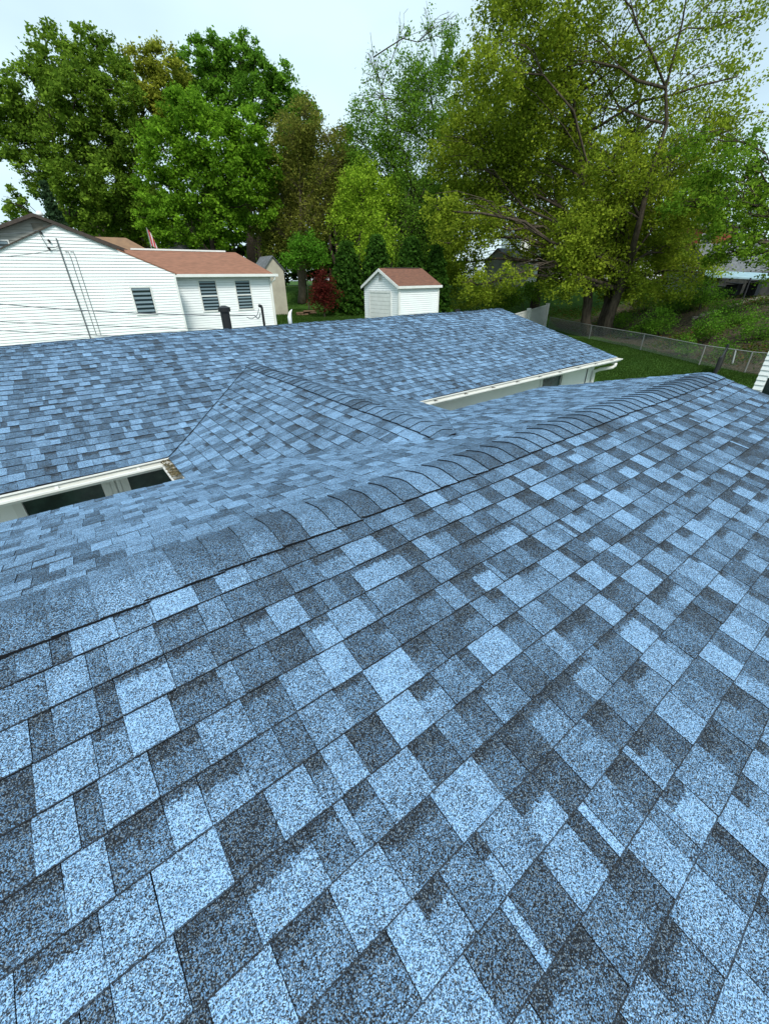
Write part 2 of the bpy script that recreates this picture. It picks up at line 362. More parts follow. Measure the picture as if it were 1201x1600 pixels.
# big far roof
la = (A_RY - A_EY) / CP; ua = (AAPEX - A_EY) / CP
VA0 = CX - (CZ - A_EZ) / TANC; VA1 = CX + (CZ - A_EZ) / TANC
slope('main', (0, A_EY, A_EZ), (1, 0, 0), (0, CP, SP), AX0, AX1, la,
      [rx(AX0, AX1 + .012, ua, la + 0.02), [(AX0, -.03), (ex_(VA0, ua), -.03), (CX, ua), (AX0, ua)], [(ex_(VA1, ua), -.03), (AX1 + .012, -.03), (AX1 + .012, ua), (CX, ua)]], 23)
# cross gable: a = y, u from its eaves
CC = math.cos(math.atan(TANC)); CS = math.sin(math.atan(TANC))
lc = (CX - CEX0) / CC; uA = lambda z: (z - (CZ - TANC * (CX - CEX0))) / CS
ze = CZ - TANC * (CX - CEX0)
ug = 0.010
cl = [(A_EY - .05 - ug * 2, -.03), (AAPEX - .09, lc - .06), (BAPEX + .06, lc - .06), (B_EY - .05, -.03)]
slope('cross', (CEX0, 0, ze), (0, 1, 0), (CC, 0, CS), 2.2, 7.3, lc, [cl], 31)
slope('cross', (2 * CX - CEX0, 0, ze), (0, 1, 0), (-CC, 0, CS), 2.2, 7.3, lc, [cl], 37)

roofs = {}
mb = MB()
dk = 0.016
def deck(mb, pts, t=0.02):
    P = warp(np.array(pts, float)); P[:, 2] -= dk; mb.prism([tuple(p) for p in P], (0, 0, -t))
def grid_deck(mb, O, A, U, a0, a1, u0, u1, n=14):
    O, A, U = map(np.array, (O, A, U)); O = O.astype(float)
    aa = np.linspace(a0, a1, n * 2); uu = np.linspace(u0, u1, n)
    W = np.array([O + a * A + u * U for u in uu for a in aa]); W = warp(W); W[:, 2] -= dk * 0.6
    k = len(aa); mb.add(W, [(j * k + i, j * k + i + 1, (j + 1) * k + i + 1, (j + 1) * k + i) for j in range(n - 1) for i in range(k - 1)])
mb = MB(); grid_deck(mb, (0, B_NY, B_NZ), (1, 0, 0), (0, CP, SP), BX0 + .01, BX1, 0, ln)
grid_deck(mb, (0, B_EY, B_EZ), (1, 0, 0), (0, -CP, SP), BX0 + .01, BX1, 0, lf)
roofs['near'] = roofs['far'] = mb.build('roof', M_DECK, house)
mb = MB(); grid_deck(mb, (0, A_EY, A_EZ), (1, 0, 0), (0, CP, SP), AX0, AX1, 0, la)
BKY = 2 * A_RY - A_EY
mb.add([(AX0, A_RY, A_RZ - .02), (AX1, A_RY, A_RZ - .02), (AX1, BKY, A_EZ), (AX0, BKY, A_EZ)], [(0, 1, 2, 3)])
roofs['main'] = mb.build('roof', M_DECK, house)
mb = MB()
for s in (0, 1):
    xe = CEX0 if s == 0 else 2 * CX - CEX0
    W = np.array([(xe, A_EY, ze), (CX, AAPEX, CZ), (CX, BAPEX, CZ), (xe, B_EY - .1, ze)]); W[:, 2] -= 0.02
    mb.add(W, [(0, 1, 2, 3)])
roofs['cross'] = mb.build('roof', M_DECK, house)
# the rear slope of the big roof (seen only from elsewhere): one more field of courses
slope('rear', (0, BKY, A_EZ), (1, 0, 0), (0, -CP, SP), AX0, AX1, la, [rx(AX0, AX1 + .012, -.03, la + .02)], 41)
# project every piece, the 300 that show largest become objects
def parea(Vx, n):
    c = (Vx[:n] - CAM) @ R3
    if (c[:, 2] < 0.1).any(): return 0
    p = c[:, :2] / c[:, 2:] * F + np.array([600.5, 800]); q = np.roll(p, -1, 0)
    m = p.mean(0)
    if not (-20 < m[0] < 1221 and -20 < m[1] < 1620): return 0
    return 0.5 * abs((p[:, 0] * q[:, 1] - q[:, 0] * p[:, 1]).sum())
areas = [parea(p[0], len(p[0]) // 2) if p[5] != 'rear' else 0 for p in PATCH]
order = sorted(range(len(PATCH)), key=lambda i: -areas[i]); big = set(order[:300])
for i in order[:300]:
    Vx, f, mi, uvs, tn, key = PATCH[i]
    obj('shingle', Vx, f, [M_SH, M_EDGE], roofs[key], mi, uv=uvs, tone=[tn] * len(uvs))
VV, FF, MI, UV, TN = [], [], [], [], []; nb_ = 0
for i, (Vx, f, mi, uvs, tn, key) in enumerate(PATCH):
    if i in big: continue
    VV.append(Vx); FF += [tuple(j + nb_ for j in ff) for ff in f]; MI += mi; UV += uvs; TN += [tn] * len(uvs); nb_ += len(Vx)
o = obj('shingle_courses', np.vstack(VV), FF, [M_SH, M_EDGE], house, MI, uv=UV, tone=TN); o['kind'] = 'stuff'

# ridge caps: bent shingles lapped along the ridge, butt towards the low number
def caps(parent, p0, axis, side, x0, x1, zr, tanp, hw, seed, r0=0.05):
    r = random.Random(seed); x = x0; n = 10; k = 0
    while x < x1:
        d = np.linspace(-hw, hw, n + 1); ex = 0.143 + (r.random() - .5) * .006; hwj = hw + (r.random() - .5) * .008
        d = d * hwj / hw; lift0 = 0.020; lift1 = 0.012
        sk = (r.random() - .5) * 0.012
        rows = []
        for (xx, lf_) in ((x, lift0), (x + ex * 0.5, (lift0 + lift1) / 2), (x + ex + 0.02, lift1 - .001)):
            P = np.array([np.array(p0) + np.array(axis) * (xx + sk * q / hw) + np.array(side) * q + np.array([0, 0, zr - tanp * (math.sqrt(q * q + r0 * r0) - 0.2 * r0) + lf_]) for q in d])
            rows.append(warp(P))
        bot = rows[0].copy(); bot[:, 2] -= 0.0068
        eL = [R_[0] - np.array([0, 0, .010]) for R_ in rows]; eR = [R_[-1] - np.array([0, 0, .010]) for R_ in rows]
        V = np.vstack(rows + [bot, eL, eR]); m = n + 1; f = []; mi = []
        for j in range(2):
            for i in range(n): f.append((j * m + i, j * m + i + 1, (j + 1) * m + i + 1, (j + 1) * m + i)); mi.append(0)
        for i in range(n): f.append((3 * m + i, 3 * m + i + 1, i + 1, i)); mi.append(1)
        b = 4 * m
        for j in range(2):
            f.append((b + j, j * m, (j + 1) * m, b + j + 1)); mi.append(1)
            f.append((b + 3 + j, j * m + n, (j + 1) * m + n, b + 4 + j)); mi.append(1)
        uvs = []
        for ff in f:
            for i in ff: uvs.append((0.5, 0.3))
        tn = (r.choice([0.24, 0.36, 0.40, 0.44, 0.47, 0.5, 0.56]) + (r.random() - .5) * .06, 2.0, 0.0, 1)
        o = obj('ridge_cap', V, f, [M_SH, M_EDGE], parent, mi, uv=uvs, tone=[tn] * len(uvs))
        o.data.polygons.foreach_set('use_smooth', [q == 0 for q in mi])
        x += ex
caps(roofs['near'], (0, B_RY, 0), (1, 0, 0), (0, 1, 0), BX0, BX1 - .12, B_RZ, TANP, 0.165, 5, 0.045)
caps(roofs['cross'], (CX, 0, 0), (0, 1, 0), (1, 0, 0), BAPEX + 0.02, AAPEX - 0.05, CZ, TANC, 0.15, 6, 0.04)
caps(roofs['main'], (0, A_RY, 0), (1, 0, 0), (0, 1, 0), AX0, AX1 - .12, A_RZ - .005, TANP, 0.12, 8, 0.035)

# rake boards and drip edges
def bar(name, p, q, w, h, m, parent):       # a board between two points, w sideways (horizontal), h down
    p, q = np.array(p, float), np.array(q, float); t = q - p; s = np.cross(t, (0, 0, 1)); s = s / np.linalg.norm(s) * w
    mb = MB(); mb.prism([p, p + s, p + s - (0, 0, h), p - (0, 0, h)], t); return mb.build(name, m, parent)
bar('rake_board', (AX1 - .03, A_EY - .02, A_EZ - .035), (AX1 - .03, A_RY, A_RZ - .035), 0.03, 0.16, M_WHITE, house)
bar('rake_board', (AX1 - .0, A_RY, A_RZ - .035), (AX1 - .0, BKY, A_EZ - .035), -0.03, 0.16, M_WHITE, house)
bar('rake_board', (BX1 - .03, B_NY, B_NZ - .035), (BX1 - .03, B_RY, B_RZ - .035), 0.03, 0.16, M_WHITE, house)
bar('rake_board', (BX1 - .03, B_RY, B_RZ - .035), (BX1 - .03, B_EY, B_EZ - .035), 0.03, 0.16, M_WHITE, house)
bar('rake_board', (BX0 + .05, B_NY, B_NZ - .035), (BX0 + .05, B_RY, B_RZ - .035), -0.03, 0.16, M_WHITE, house)
bar('rake_board', (BX0 + .05, B_RY, B_RZ - .035), (BX0 + .05, B_EY, B_EZ - .035), -0.03, 0.16, M_WHITE, house)

def gutter(x0, x1, y, z, parent, along='x', flipy=1, ends=True):
    # K-style profile; local (out, z): out grows away from the house
    prof = [(0.0, -0.022), (0.0, -0.115), (0.075, -0.115), (0.082, -0.085), (0.118, -0.055), (0.118, -0.022), (0.100, -0.022), (0.100, -0.029),
            (0.111, -0.029), (0.111, -0.052), (0.076, -0.082), (0.070, -0.108), (0.007, -0.108), (0.007, -0.022)]
    prof = [(a_, -0.022 + (b_ + 0.022) * .66) for a_, b_ in prof]
    def P(s, q): return (s, y - q[0] * flipy, z + q[1]) if along == 'x' else (y - q[0] * flipy, s, z + q[1])
    mb = MB(); n = len(prof); A_ = [P(x0, q) for q in prof]; B_ = [P(x1, q) for q in prof]
    inner = {6, 7, 8, 9, 10, 11, 12}
    for i in range(n):
        j = (i + 1) % n; mb.add([A_[i], A_[j], B_[j], B_[i]], [(0, 1, 2, 3)], 1 if 7 < i < 12 else 0)
    if ends:
        for S in (A_, B_):
            mb.add([S[0], S[1], S[2], S[3], S[4], S[5]], [(0, 1, 2, 3, 4, 5)], 0)
    g = mb.build('gutter', [M_WHITE, M_GUTIN], parent)
    k = x0 + 0.35
    while k < x1 - .1:                      # hidden hangers across the trough
        hb = MB(); a_ = P(k, (0.005, -0.026)); b_ = P(k + 0.03, (0.105, -0.032))
        hb.box((min(a_[0], b_[0]), min(a_[1], b_[1]), min(a_[2], b_[2])), (max(a_[0], b_[0]), max(a_[1], b_[1]), max(a_[2], b_[2])))
        hb.build('hanger', M_WHITE if along == 'y' or x0 < 0 else M_BARKD, g); k += 0.75
    return g
# fascia boards and drip edges under the far eave
GY0 = A_EY - 0.018
for (x0, x1) in ((AX0, VA0 + 0.05), (VA1 - .0, AX1 + .0)):
    mb = MB(); mb.box((x0, A_EY + .002, A_EZ - 0.125), (x1, A_EY + .028, A_EZ - 0.012)); mb.build('fascia', M_WHITE, house)
    mb = MB(); mb.box((x0, A_EY - .030, A_EZ - 0.022), (x1, A_EY + .001, A_EZ - 0.010)); mb.build('drip_edge', M_WHITE, house)
    gutter(x0 + .0, x1 + (0.10 if x1 > 10 else 0.0), A_EY - .004, A_EZ - 0.018, house)
    mb = MB(); mb.box((x0, A_EY + .03, A_EZ - 0.125), (x1, A_EY + .42, A_EZ - 0.112)); mb.build('soffit', M_WHITE, house)
# short gutter and fascia of the cross gable, left side
mb = MB(); mb.box((CEX0 + .012, B_EY - .5, ze - .20), (CEX0 + .04, A_EY - .16, ze - .014)); mb.build('fascia', M_WHITE, house)
gutter(B_EY - .45, A_EY - 0.14, CEX0 + .008, ze - .035, house, 'y', 1)
mb = MB(); mb.box((2 * CX - CEX0 - .04, B_EY - .5, ze - .20), (2 * CX - CEX0 - .012, A_EY + .02, ze - .014)); mb.build('fascia', M_WHITE, house)
# leaf debris caught in the inner corner
for k in range(220):
    x = CEX0 - 0.10 + random.random() * 0.16; y = 4.45 + random.random() * 0.55; z = ze - .028 + random.random() * .018; s = 0.012 + random.random() * 0.02
    if k == 0: mb = MB()
    t = random.random() * 3; c_, s_ = math.cos(t) * s, math.sin(t) * s
    mb.add([(x - c_, y - s_, z), (x + s_ * .5, y - c_ * .5, z + .006), (x + c_, y + s_, z), (x - s_ * .5, y + c_ * .5, z + .004)], [(0, 1, 2, 3)])
o = mb.build('leaf_debris', M_LITTER); tag(o, 'brown leaf debris caught in the corner where the white gutters meet', 'debris', kind='stuff')

# walls under the far roof, with windows
WY = A_EY + 0.36
def wall_box(mbq, a, b): mbq.box(a, b)
# front wall in pieces round its windows (window bands are cut out)
wz0, wz1 = 1.05, 2.405
def wall_with_windows(x0, x1, wins, parent):
    mb = MB(); y0, y1 = WY, WY + 0.14; zt = A_EZ - 0.126
    xs_ = [x0] + [v for w_ in wins for v in w_] + [x1]
    for i in range(0, len(xs_), 2): mb.box((xs_[i], y0, 0), (xs_[i + 1], y1, zt))
    for (a_, b_) in wins:
        mb.box((a_, y0, 0), (b_, y1, wz0)); mb.box((a_, y0, wz1), (b_, y1, zt))
    wl = mb.build('wall', M_WALL, parent)
    for (a_, b_) in wins:
        fr = MB(); t = 0.05
        fr.box((a_ - .03, y0 - .02, wz0 - .03), (b_ + .03, y0 + .06, wz0 + t)); fr.box((a_ - .03, y0 - .02, wz1 - t + .03), (b_ + .03, y0 + .06, wz1 + .008))
        fr.box((a_ - .03, y0 - .022, wz0 + t), (a_ + t, y0 + .058, wz1 - t + .03)); fr.box((b_ - t, y0 - .022, wz0 + t), (b_ + .03, y0 + .058, wz1 - t + .03))
        w_ = fr.build('window', M_WHITE, parent)
        gl = MB(); gl.box((a_ + t + .002, y0 + .03, wz0 + t), (b_ - t - .002, y0 + .04, wz1 - t + .03)); gl.build('pane', M_GLASSG, w_)
    return wl
wall_with_windows(AX0 + .3, VA0 + 0.5, [(-2.9, -1.6), (-0.80, 0.03), (0.20, 0.95)], house)
mb = MB(); mb.box((0.065, WY - .035, .9), (0.11, WY - .001, 2.41)); mb.box((0.125, WY - .03, .9), (0.165, WY - .001, 2.41)); mb.build('window_casing', M_WHITE, house)
wall_with_windows(VA1 - .4, 10.95, [(8.62, 9.52)], house)
mb = MB(); mb.box((10.81, WY + .14, 0), (10.95, BKY - .4, A_EZ - .12)); mb.prism([(10.81, WY + .14, A_EZ - .12), (10.81, BKY - .4, A_EZ - .12), (10.81, A_RY, A_RZ - .12)], (.14, 0, 0))
mb.box((AX0 + .3, WY + .14, 0), (AX0 + .44, BKY - .4, A_EZ - .12)); mb.box((AX0 + .3, BKY - .4, 0), (10.95, BKY - .26, A_EZ - .12)); mb.build('wall', M_WALL, house)
# walls under the near roof and the link
mb = MB(); mb.box((BX0 + .35, B_NY + .4, 0), (BX0 + .49, B_EY - .4, B_NZ - .03)); mb.box((BX1 - .49, B_NY + .4, 0), (BX1 - .35, B_EY - .4, B_NZ - .03))
for xx in (BX0 + .35, BX1 - .49): mb.prism([(xx, B_NY + .4, B_NZ - .03), (xx, B_EY - .42, B_NZ - .03), (xx, B_EY - .42, B_EZ - .0), (xx, B_RY, B_RZ - .08)], (.14, 0, 0))
mb.box((BX0 + .49, B_EY - .54, 0), (BX1 - .49, B_EY - .4, B_EZ + .02)); mb.box((BX0 + .49, B_NY + .4, 0), (BX1 - .49, B_NY + .54, B_NZ)); mb.build('wall', M_WALL, house)
mb = MB(); mb.box((CEX0 + .3, B_EY - .4, 0), (CEX0 + .44, WY, ze)); mb.box((4.12, B_EY - .4, 0), (4.26, WY, ze)); mb.build('wall', M_WALL, house)
# downspout at the right corner
mb = MB(); r_ = 0.038
gx = 11.12
mb.tube([(gx, A_EY - .06, A_EZ - .13), (gx, A_EY - .06, A_EZ - .19), (gx - .03, A_EY - .03, A_EZ - .235), (10.93, A_EY + .20, A_EZ - .30), (10.88, WY - .05, A_EZ - .36), (10.88, WY - .05, A_EZ - .46), (10.88, WY - .05, 0.12), (10.88, WY - .2, 0.06)], 0.042, 8)
mb.build('downspout', M_WHITE, house, True)
mb = MB(); mb.tube([(10.60, WY - .012, A_EZ - .25), (10.60, WY - .012, 0.4)], 0.012, 6); mb.tube([(11.0, WY - .02, A_EZ - .32), (11.0, WY - .02, 0.4)], 0.008, 6); mb.build('cable', M_CABLE, house)
# flue, vent pipe and cap at the far ridge
mb = MB(); mb.tube([(2.99, 9.12, 3.30), (2.99, 9.12, 3.81)], 0.088, 14); fl = tag(mb.build('flue_pipe', M_BLACK, None, False), 'thick black flue pipe with cap behind the far ridge', 'flue pipe')
mb = MB(); mb.tube([(2.99, 9.12, 3.78), (2.99, 9.12, 3.85)], [0.118, 0.118], 14); mb.tube([(2.99, 9.12, 3.85), (2.99, 9.12, 3.885)], [0.125, 0.04], 14); mb.build('rain_cap', M_BLACK, fl)
mb = MB(); mb.tube([(3.77, 9.1, 3.30), (3.77, 9.1, 3.84)], 0.026, 10); mb.tube([(3.77, 9.1, 3.84), (3.71, 9.1, 3.86)], 0.030, 8); pp = tag(mb.build('service_pipe', M_BLACK), 'thin black pipe carrying the cables at the far ridge, right of the thick flue', 'pipe')
mb = MB(); mb.tube([(4.34, 9.02, 3.40), (4.335, 9.02, 3.62), (4.36, 9.02, 3.70), (4.41, 9.02, 3.76)], [0.045, 0.045, 0.03, 0.008], 8); tag(mb.build('roof_vent', M_WHITE, None, True), 'small white curved vent hood poking over the far ridge', 'vent')
mb = MB(); mb.tube([(9.5, 8.95, 3.38), (9.5, 8.95, 3.54)], 0.07, 10); tag(mb.build('vent_stub', M_BLACK), 'low black vent stub at the right of the far ridge', 'vent')

# ---------------------------------------------------------------- siding, shared by the neighbours
def boards(parent, p0, axis, x0, x1f, z0, ztop, hgt, m, out, name='siding_board'):
    """Lap boards on a wall: x0/x1f give the ends at a height; out is the outward normal (thick at the bottom)."""
    p0 = np.array(p0, float); axis = np.array(axis, float); out = np.array(out, float); z = z0; k = 0
    while z < ztop - 0.01:
        zt = min(z + hgt, ztop)
        a0, b0 = x0(z), x1f(z); a1, b1 = x0(zt), x1f(zt)
        if b0 - a0 > .05:
            if b1 < a1: a1 = b1 = (a1 + b1) / 2
            def P(a, zz, d): return p0 + axis * a + out * d + np.array([0, 0, zz])
            z_ = z; z = z + hgt * .075  # gap bares the grey backing, drawn as a shadow line under each board
            V = [P(a0, z, .026), P(b0, z, .026), P(b1, zt, .006), P(a1, zt, .006), P(a0, z, -.002), P(b0, z, -.002), P(b1, zt, -.002), P(a1, zt, -.002)]; z = z_
            obj(name, V, [(0, 1, 2, 3), (4, 5, 1, 0), (5, 6, 2, 1), (7, 4, 0, 3), (7, 6, 5, 4), (6, 7, 3, 2)], m, parent)
        z += hgt; k += 1

# neighbour at the left
nbz = float(ground(1.5, 22)) - .1
nh = tag(empty('neighbour_house', (2, 25, nbz)), 'white sided neighbour house with plain gable wall and rust red wing roof at the left', 'house')
GYN = 22.0; AP = (1.55, 6.22); RE = (5.32, 4.62); LE = (-2.3, 4.50)
mb = MB(); mb.prism([(LE[0], GYN + .01, nbz), (RE[0], GYN + .01, nbz), (RE[0], GYN + .01, RE[1]), (AP[0], GYN + .01, AP[1]), (LE[0], GYN + .01, LE[1])], (0, 9, 0)); gw = mb.build('gable_wall', M_BACK, nh)
slL = (AP[1] - LE[1]) / (AP[0] - LE[0]); slR = (AP[1] - RE[1]) / (RE[0] - AP[0])
lo = lambda z: LE[0] if z <= LE[1] else LE[0] + (z - LE[1]) / slL
hi_ = lambda z: RE[0] if z <= RE[1] else RE[0] - (z - RE[1]) / slR
boards(gw, (0, GYN, 0), (1, 0, 0), lo, hi_, nbz + .1, AP[1] - .02, 0.1085, M_SIDE, (0, -1, 0))
mb = MB(); mb.box((RE[0] - .05, GYN - .035, nbz), (RE[0] + .03, GYN + .03, RE[1] + .0)); mb.build('corner_trim', M_WHITE, nh)
mb = MB()    # roof over the gable volume with its dark edge
def roofslab(mbq, p, q, y0, y1, t=.09, dz=.02):
    mbq.prism([(p[0], y0, p[1] + dz), (q[0], y0, q[1] + dz), (q[0], y0, q[1] + dz - t), (p[0], y0, p[1] + dz - t)], (0, y1 - y0, 0))
roofslab(mb, (AP[0], AP[1] + .01), (3.35, AP[1] - 1.8 * slR + .05), GYN - .10, 31, .06)
roofslab(mb, (LE[0] - .3, LE[1] - .3 * slL + .01), (AP[0], AP[1] + .01), GYN - .08, 31, .04)
mb.build('roof', M_DARKR, nh)
mb = MB(); roofslab(mb, (3.35, AP[1] - 1.8 * slR + .03), (RE[0] + .1, RE[1] - .04 + .03), GYN - .03, 31, .05); mb.build('lower_roof', M_ORANGE, nh)
# wing set back
WGY = 23.2
wl_ = MB(); wl_.box((5.0, WGY + .01, nbz), (10.24, WGY + 5.2, 4.55)); wl_ = wl_.build('wing_wall', M_BACK, nh)
boards(wl_, (0, WGY, 0), (1, 0, 0), lambda z: 5.3, lambda z: 10.24, nbz + .05, 4.53, 0.1085, M_SIDE, (0, -1, 0))
mb = MB(); mb.box((10.20, WGY - .035, nbz), (10.30, WGY + .06, 4.54)); mb.build('corner_trim', M_WHITE, nh)
WR = (5.66, WGY + 2.35)
mb = MB(); mb.prism([(4.2, WGY - .25, 4.60), (10.45, WGY - .25, 4.60), (9.55 + .0, WR[1], WR[0]), (4.2, WR[1], WR[0])], (0, 0, -.06))
mb.add([(9.55, WR[1], WR[0]), (4.2, WR[1], WR[0]), (4.2, WGY + 5.4, 4.6), (10.45, WGY + 5.4, 4.6)], [(0, 1, 2, 3)]); mb.add([(10.45, WGY - .25, 4.6), (9.55, WR[1], WR[0]), (10.45, WGY + 5.4, 4.6)], [(0, 2, 1)])
mb.build('wing_roof', M_ORANGE, nh)
mb = MB(); mb.box((4.5, WR[1] - .05, WR[0] + .0), (9.0, WR[1] + .1, WR[0] + .07)); mb.build('ridge_trim', M_WHITE, nh)
mb = MB(); mb.box((5.1, WGY - .38, 4.50), (10.60, WGY - .26, 4.62)); mb.build('gutter', M_WHITE, nh)
mb = MB(); mb.box((5.1, WGY - .255, 4.47), (10.45, WGY - .2, 4.56)); mb.build('fascia', M_WHITE, nh)
mb = MB(); mb.tube([(10.42, WGY - .32, 4.5), (10.42, WGY - .30, 4.38), (10.27, WGY - .09, 4.22), (10.27, WGY - .09, nbz)], .045, 6); mb.build('downspout', M_WHITE, nh)
def win(parent, x0, x1, z0, z1, y, nsl, sash=False):
    t = .06; fr = MB(); yo = y - .05
    fr.box((x0 - t, yo, z0 - t), (x1 + t, y + .02, z0)); fr.box((x0 - t, yo, z1), (x1 + t, y + .02, z1 + t)); fr.box((x0 - t, yo + .002, z0), (x0, y + .018, z1)); fr.box((x1, yo + .002, z0), (x1 + t, y + .018, z1))
    if sash: zm = (z0 + z1) / 2; fr.box((x0, yo + .006, zm - .025), (x1, y + .01, zm + .025))
    w_ = fr.build('window', M_WHITE, parent)
    gl = MB(); gl.box((x0 + .001, y - .026, z0 + .001), (x1 - .001, y - .022, z1 - .001)); gl.build('pane', M_GLASS, w_)
    p = (z1 - z0) / nsl
    for k in range(nsl):
        s_ = MB(); s_.box((x0 + .02, y - .0325, z0 + p * k + p * .42), (x1 - .02, y - .0275, z0 + p * k + p * .9)); s_.build('blind_slat', M_BLIND, w_)
win(nh, 3.48, 4.20, 3.13, 4.11, GYN - .0, 6)
win(nh, 6.62, 7.40, 3.06, 4.33, WGY, 9, True)
win(nh, 8.38, 9.12, 3.06, 4.33, WGY, 9, True)
# service mast, conduits, brackets on the gable wall
mb = MB(); mb.tube([(1.46, GYN - .06, 5.78), (1.47, GYN - .05, nbz + .2)], .022, 6); mb.build('conduit', M_CABLE, nh)
for xx in (1.70, 1.86):
    mb = MB(); mb.tube([(xx - .1, GYN - .04, 5.35), (xx, GYN - .04, 5.38), (xx + .02, GYN - .04, 5.2), (xx + .01, GYN - .04, 2.4)], .010, 5); mb.build('conduit', M_CABLE, nh)
for (px, py) in ((62, 361), (75, 374), (75, 386)):
    p = aty(px, py, GYN - .05); mb = MB(); mb.tube([p, p + (0.05, 0, -.1)], .035, 6); mb.build('insulator', M_BLACK, nh)
# overhead cables
def cable(label, pts, r=.008, sag=0.0):
    P = []
    for i in range(len(pts) - 1):
        a, b = np.array(pts[i], float), np.array(pts[i + 1], float)
        for t in np.linspace(0, 1, 9)[:-1]: q = a + (b - a) * t; q[2] -= sag * 4 * t * (1 - t); P.append(q)
    P.append(np.array(pts[-1], float)); mb = MB(); mb.tube(P, r, 5); return tag(mb.build('cable', M_CABLE), label, 'cable')
a_ = aty(-60, 469, 13.5)
cable('grey cable running from the left to the thin black pipe on the ridge', [a_, (3.60, 9.1, 3.68), (3.72, 9.1, 3.72)], .010, .08)
cable('lower grey cable crossing the white gable wall just above the shingled ridge', [aty(-60, 500, 14), aty(345, 514, 12)], .008, .02)
cable('lowest grey cable skimming the shingled ridge in front of the white wall', [aty(-60, 513, 14), aty(250, 527, 12)], .008, .02)
cable('pale service cable dropping from the left to the head of the thin conduits', [aty(-60, 402, 17), aty(100, 386, 21.9)], .009, .1)
cable('dark cable crossing in front of the grey gable towards the white rake', [aty(-60, 366, 18), aty(60, 360, 21.8), aty(75, 386, 21.9), aty(92, 383, 21.9)], .011, .05)
cable('short looped cable between the top of the thin black pipe and the flue side', [(3.42, 9.1, 3.66), (3.60, 9.1, 3.66), (3.70, 9.1, 3.80)], .007, .04)

# grey house behind the gable
g0 = float(ground(1, 32)) - .2
gh = tag(empty('grey_house', (1.3, 34, g0)), 'grey beige gabled house with dark rake trim rising behind the white gable', 'house')
AP2 = (1.45, 7.40); s2 = .38
mb = MB(); mb.prism([(-4.2, 32.01, g0), (6.2, 32.01, g0), (6.2, 32.01, 7.4 - 4.75 * s2), (AP2[0], 32.01, 7.4), (-4.2, 32.01, 7.4 - 5.65 * s2)], (0, 8, 0)); w_ = mb.build('gable_wall', M_BACK, gh)
boards(w_, (0, 32, 0), (1, 0, 0), lambda z: max(-4.2, AP2[0] - (7.38 - z) / s2), lambda z: min(6.2, AP2[0] + (7.38 - z) / s2), 5.0, 7.36, 0.16, M_TAN, (0, -1, 0))
mb = MB(); roofslab(mb, (-4.7, 7.4 - 6.15 * s2), AP2, 31.6, 41, .16, .1); roofslab(mb, AP2, (6.7, 7.4 - 5.25 * s2), 31.6, 41, .16, .1); mb.build('roof', M_DARKR, gh)
mb = MB(); mb.tube([(1.75, 31.8, 7.40), (1.75, 31.8, 7.50), (1.75, 31.8, 7.58), (1.75, 31.8, 7.62)], [.16, .16, .12, .03], 10); mb.build('vent_dome', M_WHITE, gh, True)
mb = MB(); mb.box((1.25, 31.95, 6.75), (1.75, 31.99, 7.1)); mb.build('gable_vent', M_STONE, gh)
win(gh, -.6, -.02, 5.6, 6.25, 31.97, 3)
# tan roof house further on
g1 = float(ground(6, 36)) - .2
th = tag(empty('tan_roof_house', (3, 37, g1)), 'low house of which only the tan brown roof shows beyond the rust red wing roof', 'house')
mb = MB(); mb.box((-1, 34.4, g1), (8.3, 39.6, 5.3)); mb.build('wall', M_TAN, th)
mb = MB(); mb.prism([(-1.4, 34, 5.2), (8.7, 34, 5.2), (6.4, 37, 6.95), (-1.4, 37, 6.95)], (0, 0, -.08)); mb.add([(6.4, 37, 6.95), (-1.4, 37, 6.95), (-1.4, 40, 5.2), (8.7, 40, 5.2)], [(0, 1, 2, 3)]); mb.add([(8.7, 34, 5.2), (6.4, 37, 6.95), (8.7, 40, 5.2)], [(0, 2, 1)]); mb.build('roof', M_BROWNR, th)
# flag
fp = np.array([7.05, 33.2]); gz_ = float(ground(*fp))
fg = tag(empty('flagpole', (fp[0], fp[1], gz_)), 'slim pole with a furled red and white striped flag behind the rust red roof', 'flagpole')
mb = MB(); mb.tube([(fp[0], fp[1], gz_), (fp[0], fp[1], 7.25)], .03, 6); mb.build('pole', M_GALV, fg)
M_FLAG = mat('flag_cloth', (.7, .7, .7)); T = M_FLAG.node_tree; w__ = nod(M_FLAG, 'ShaderNodeTexWave'); w__.inputs['Scale'].default_value = 2.2; w__.bands_direction = 'X'
g__ = nod(M_FLAG, 'ShaderNodeNewGeometry'); T.links.new(g__.outputs['Position'], w__.inputs[0]); r__ = nod(M_FLAG, 'ShaderNodeValToRGB'); r__.color_ramp.interpolation = 'CONSTANT'
r__.color_ramp.elements[0].color = (.45, .03, .04, 1); r__.color_ramp.elements[1].position = .5; r__.color_ramp.elements[1].color = (.7, .7, .7, 1); T.links.new(w__.outputs[0], r__.inputs[0]); T.links.new(r__.outputs[0], T.nodes['Principled BSDF'].inputs['Base Color'])
mb = MB(); V = []; n = 8
for j in range(9):
    zz = 7.2 - j * .11
    for i in range(n): V.append((fp[0] + .03 + i * .045 * (.4 + .1 * j) , fp[1] + .05 * math.sin(i * 1.7 + j * .3), zz - i * .03))
mb.add(V, [(j * n + i, j * n + i + 1, (j + 1) * n + i + 1, (j + 1) * n + i) for j in range(8) for i in range(n - 1)]); mb.build('flag', M_FLAG, fg, True)

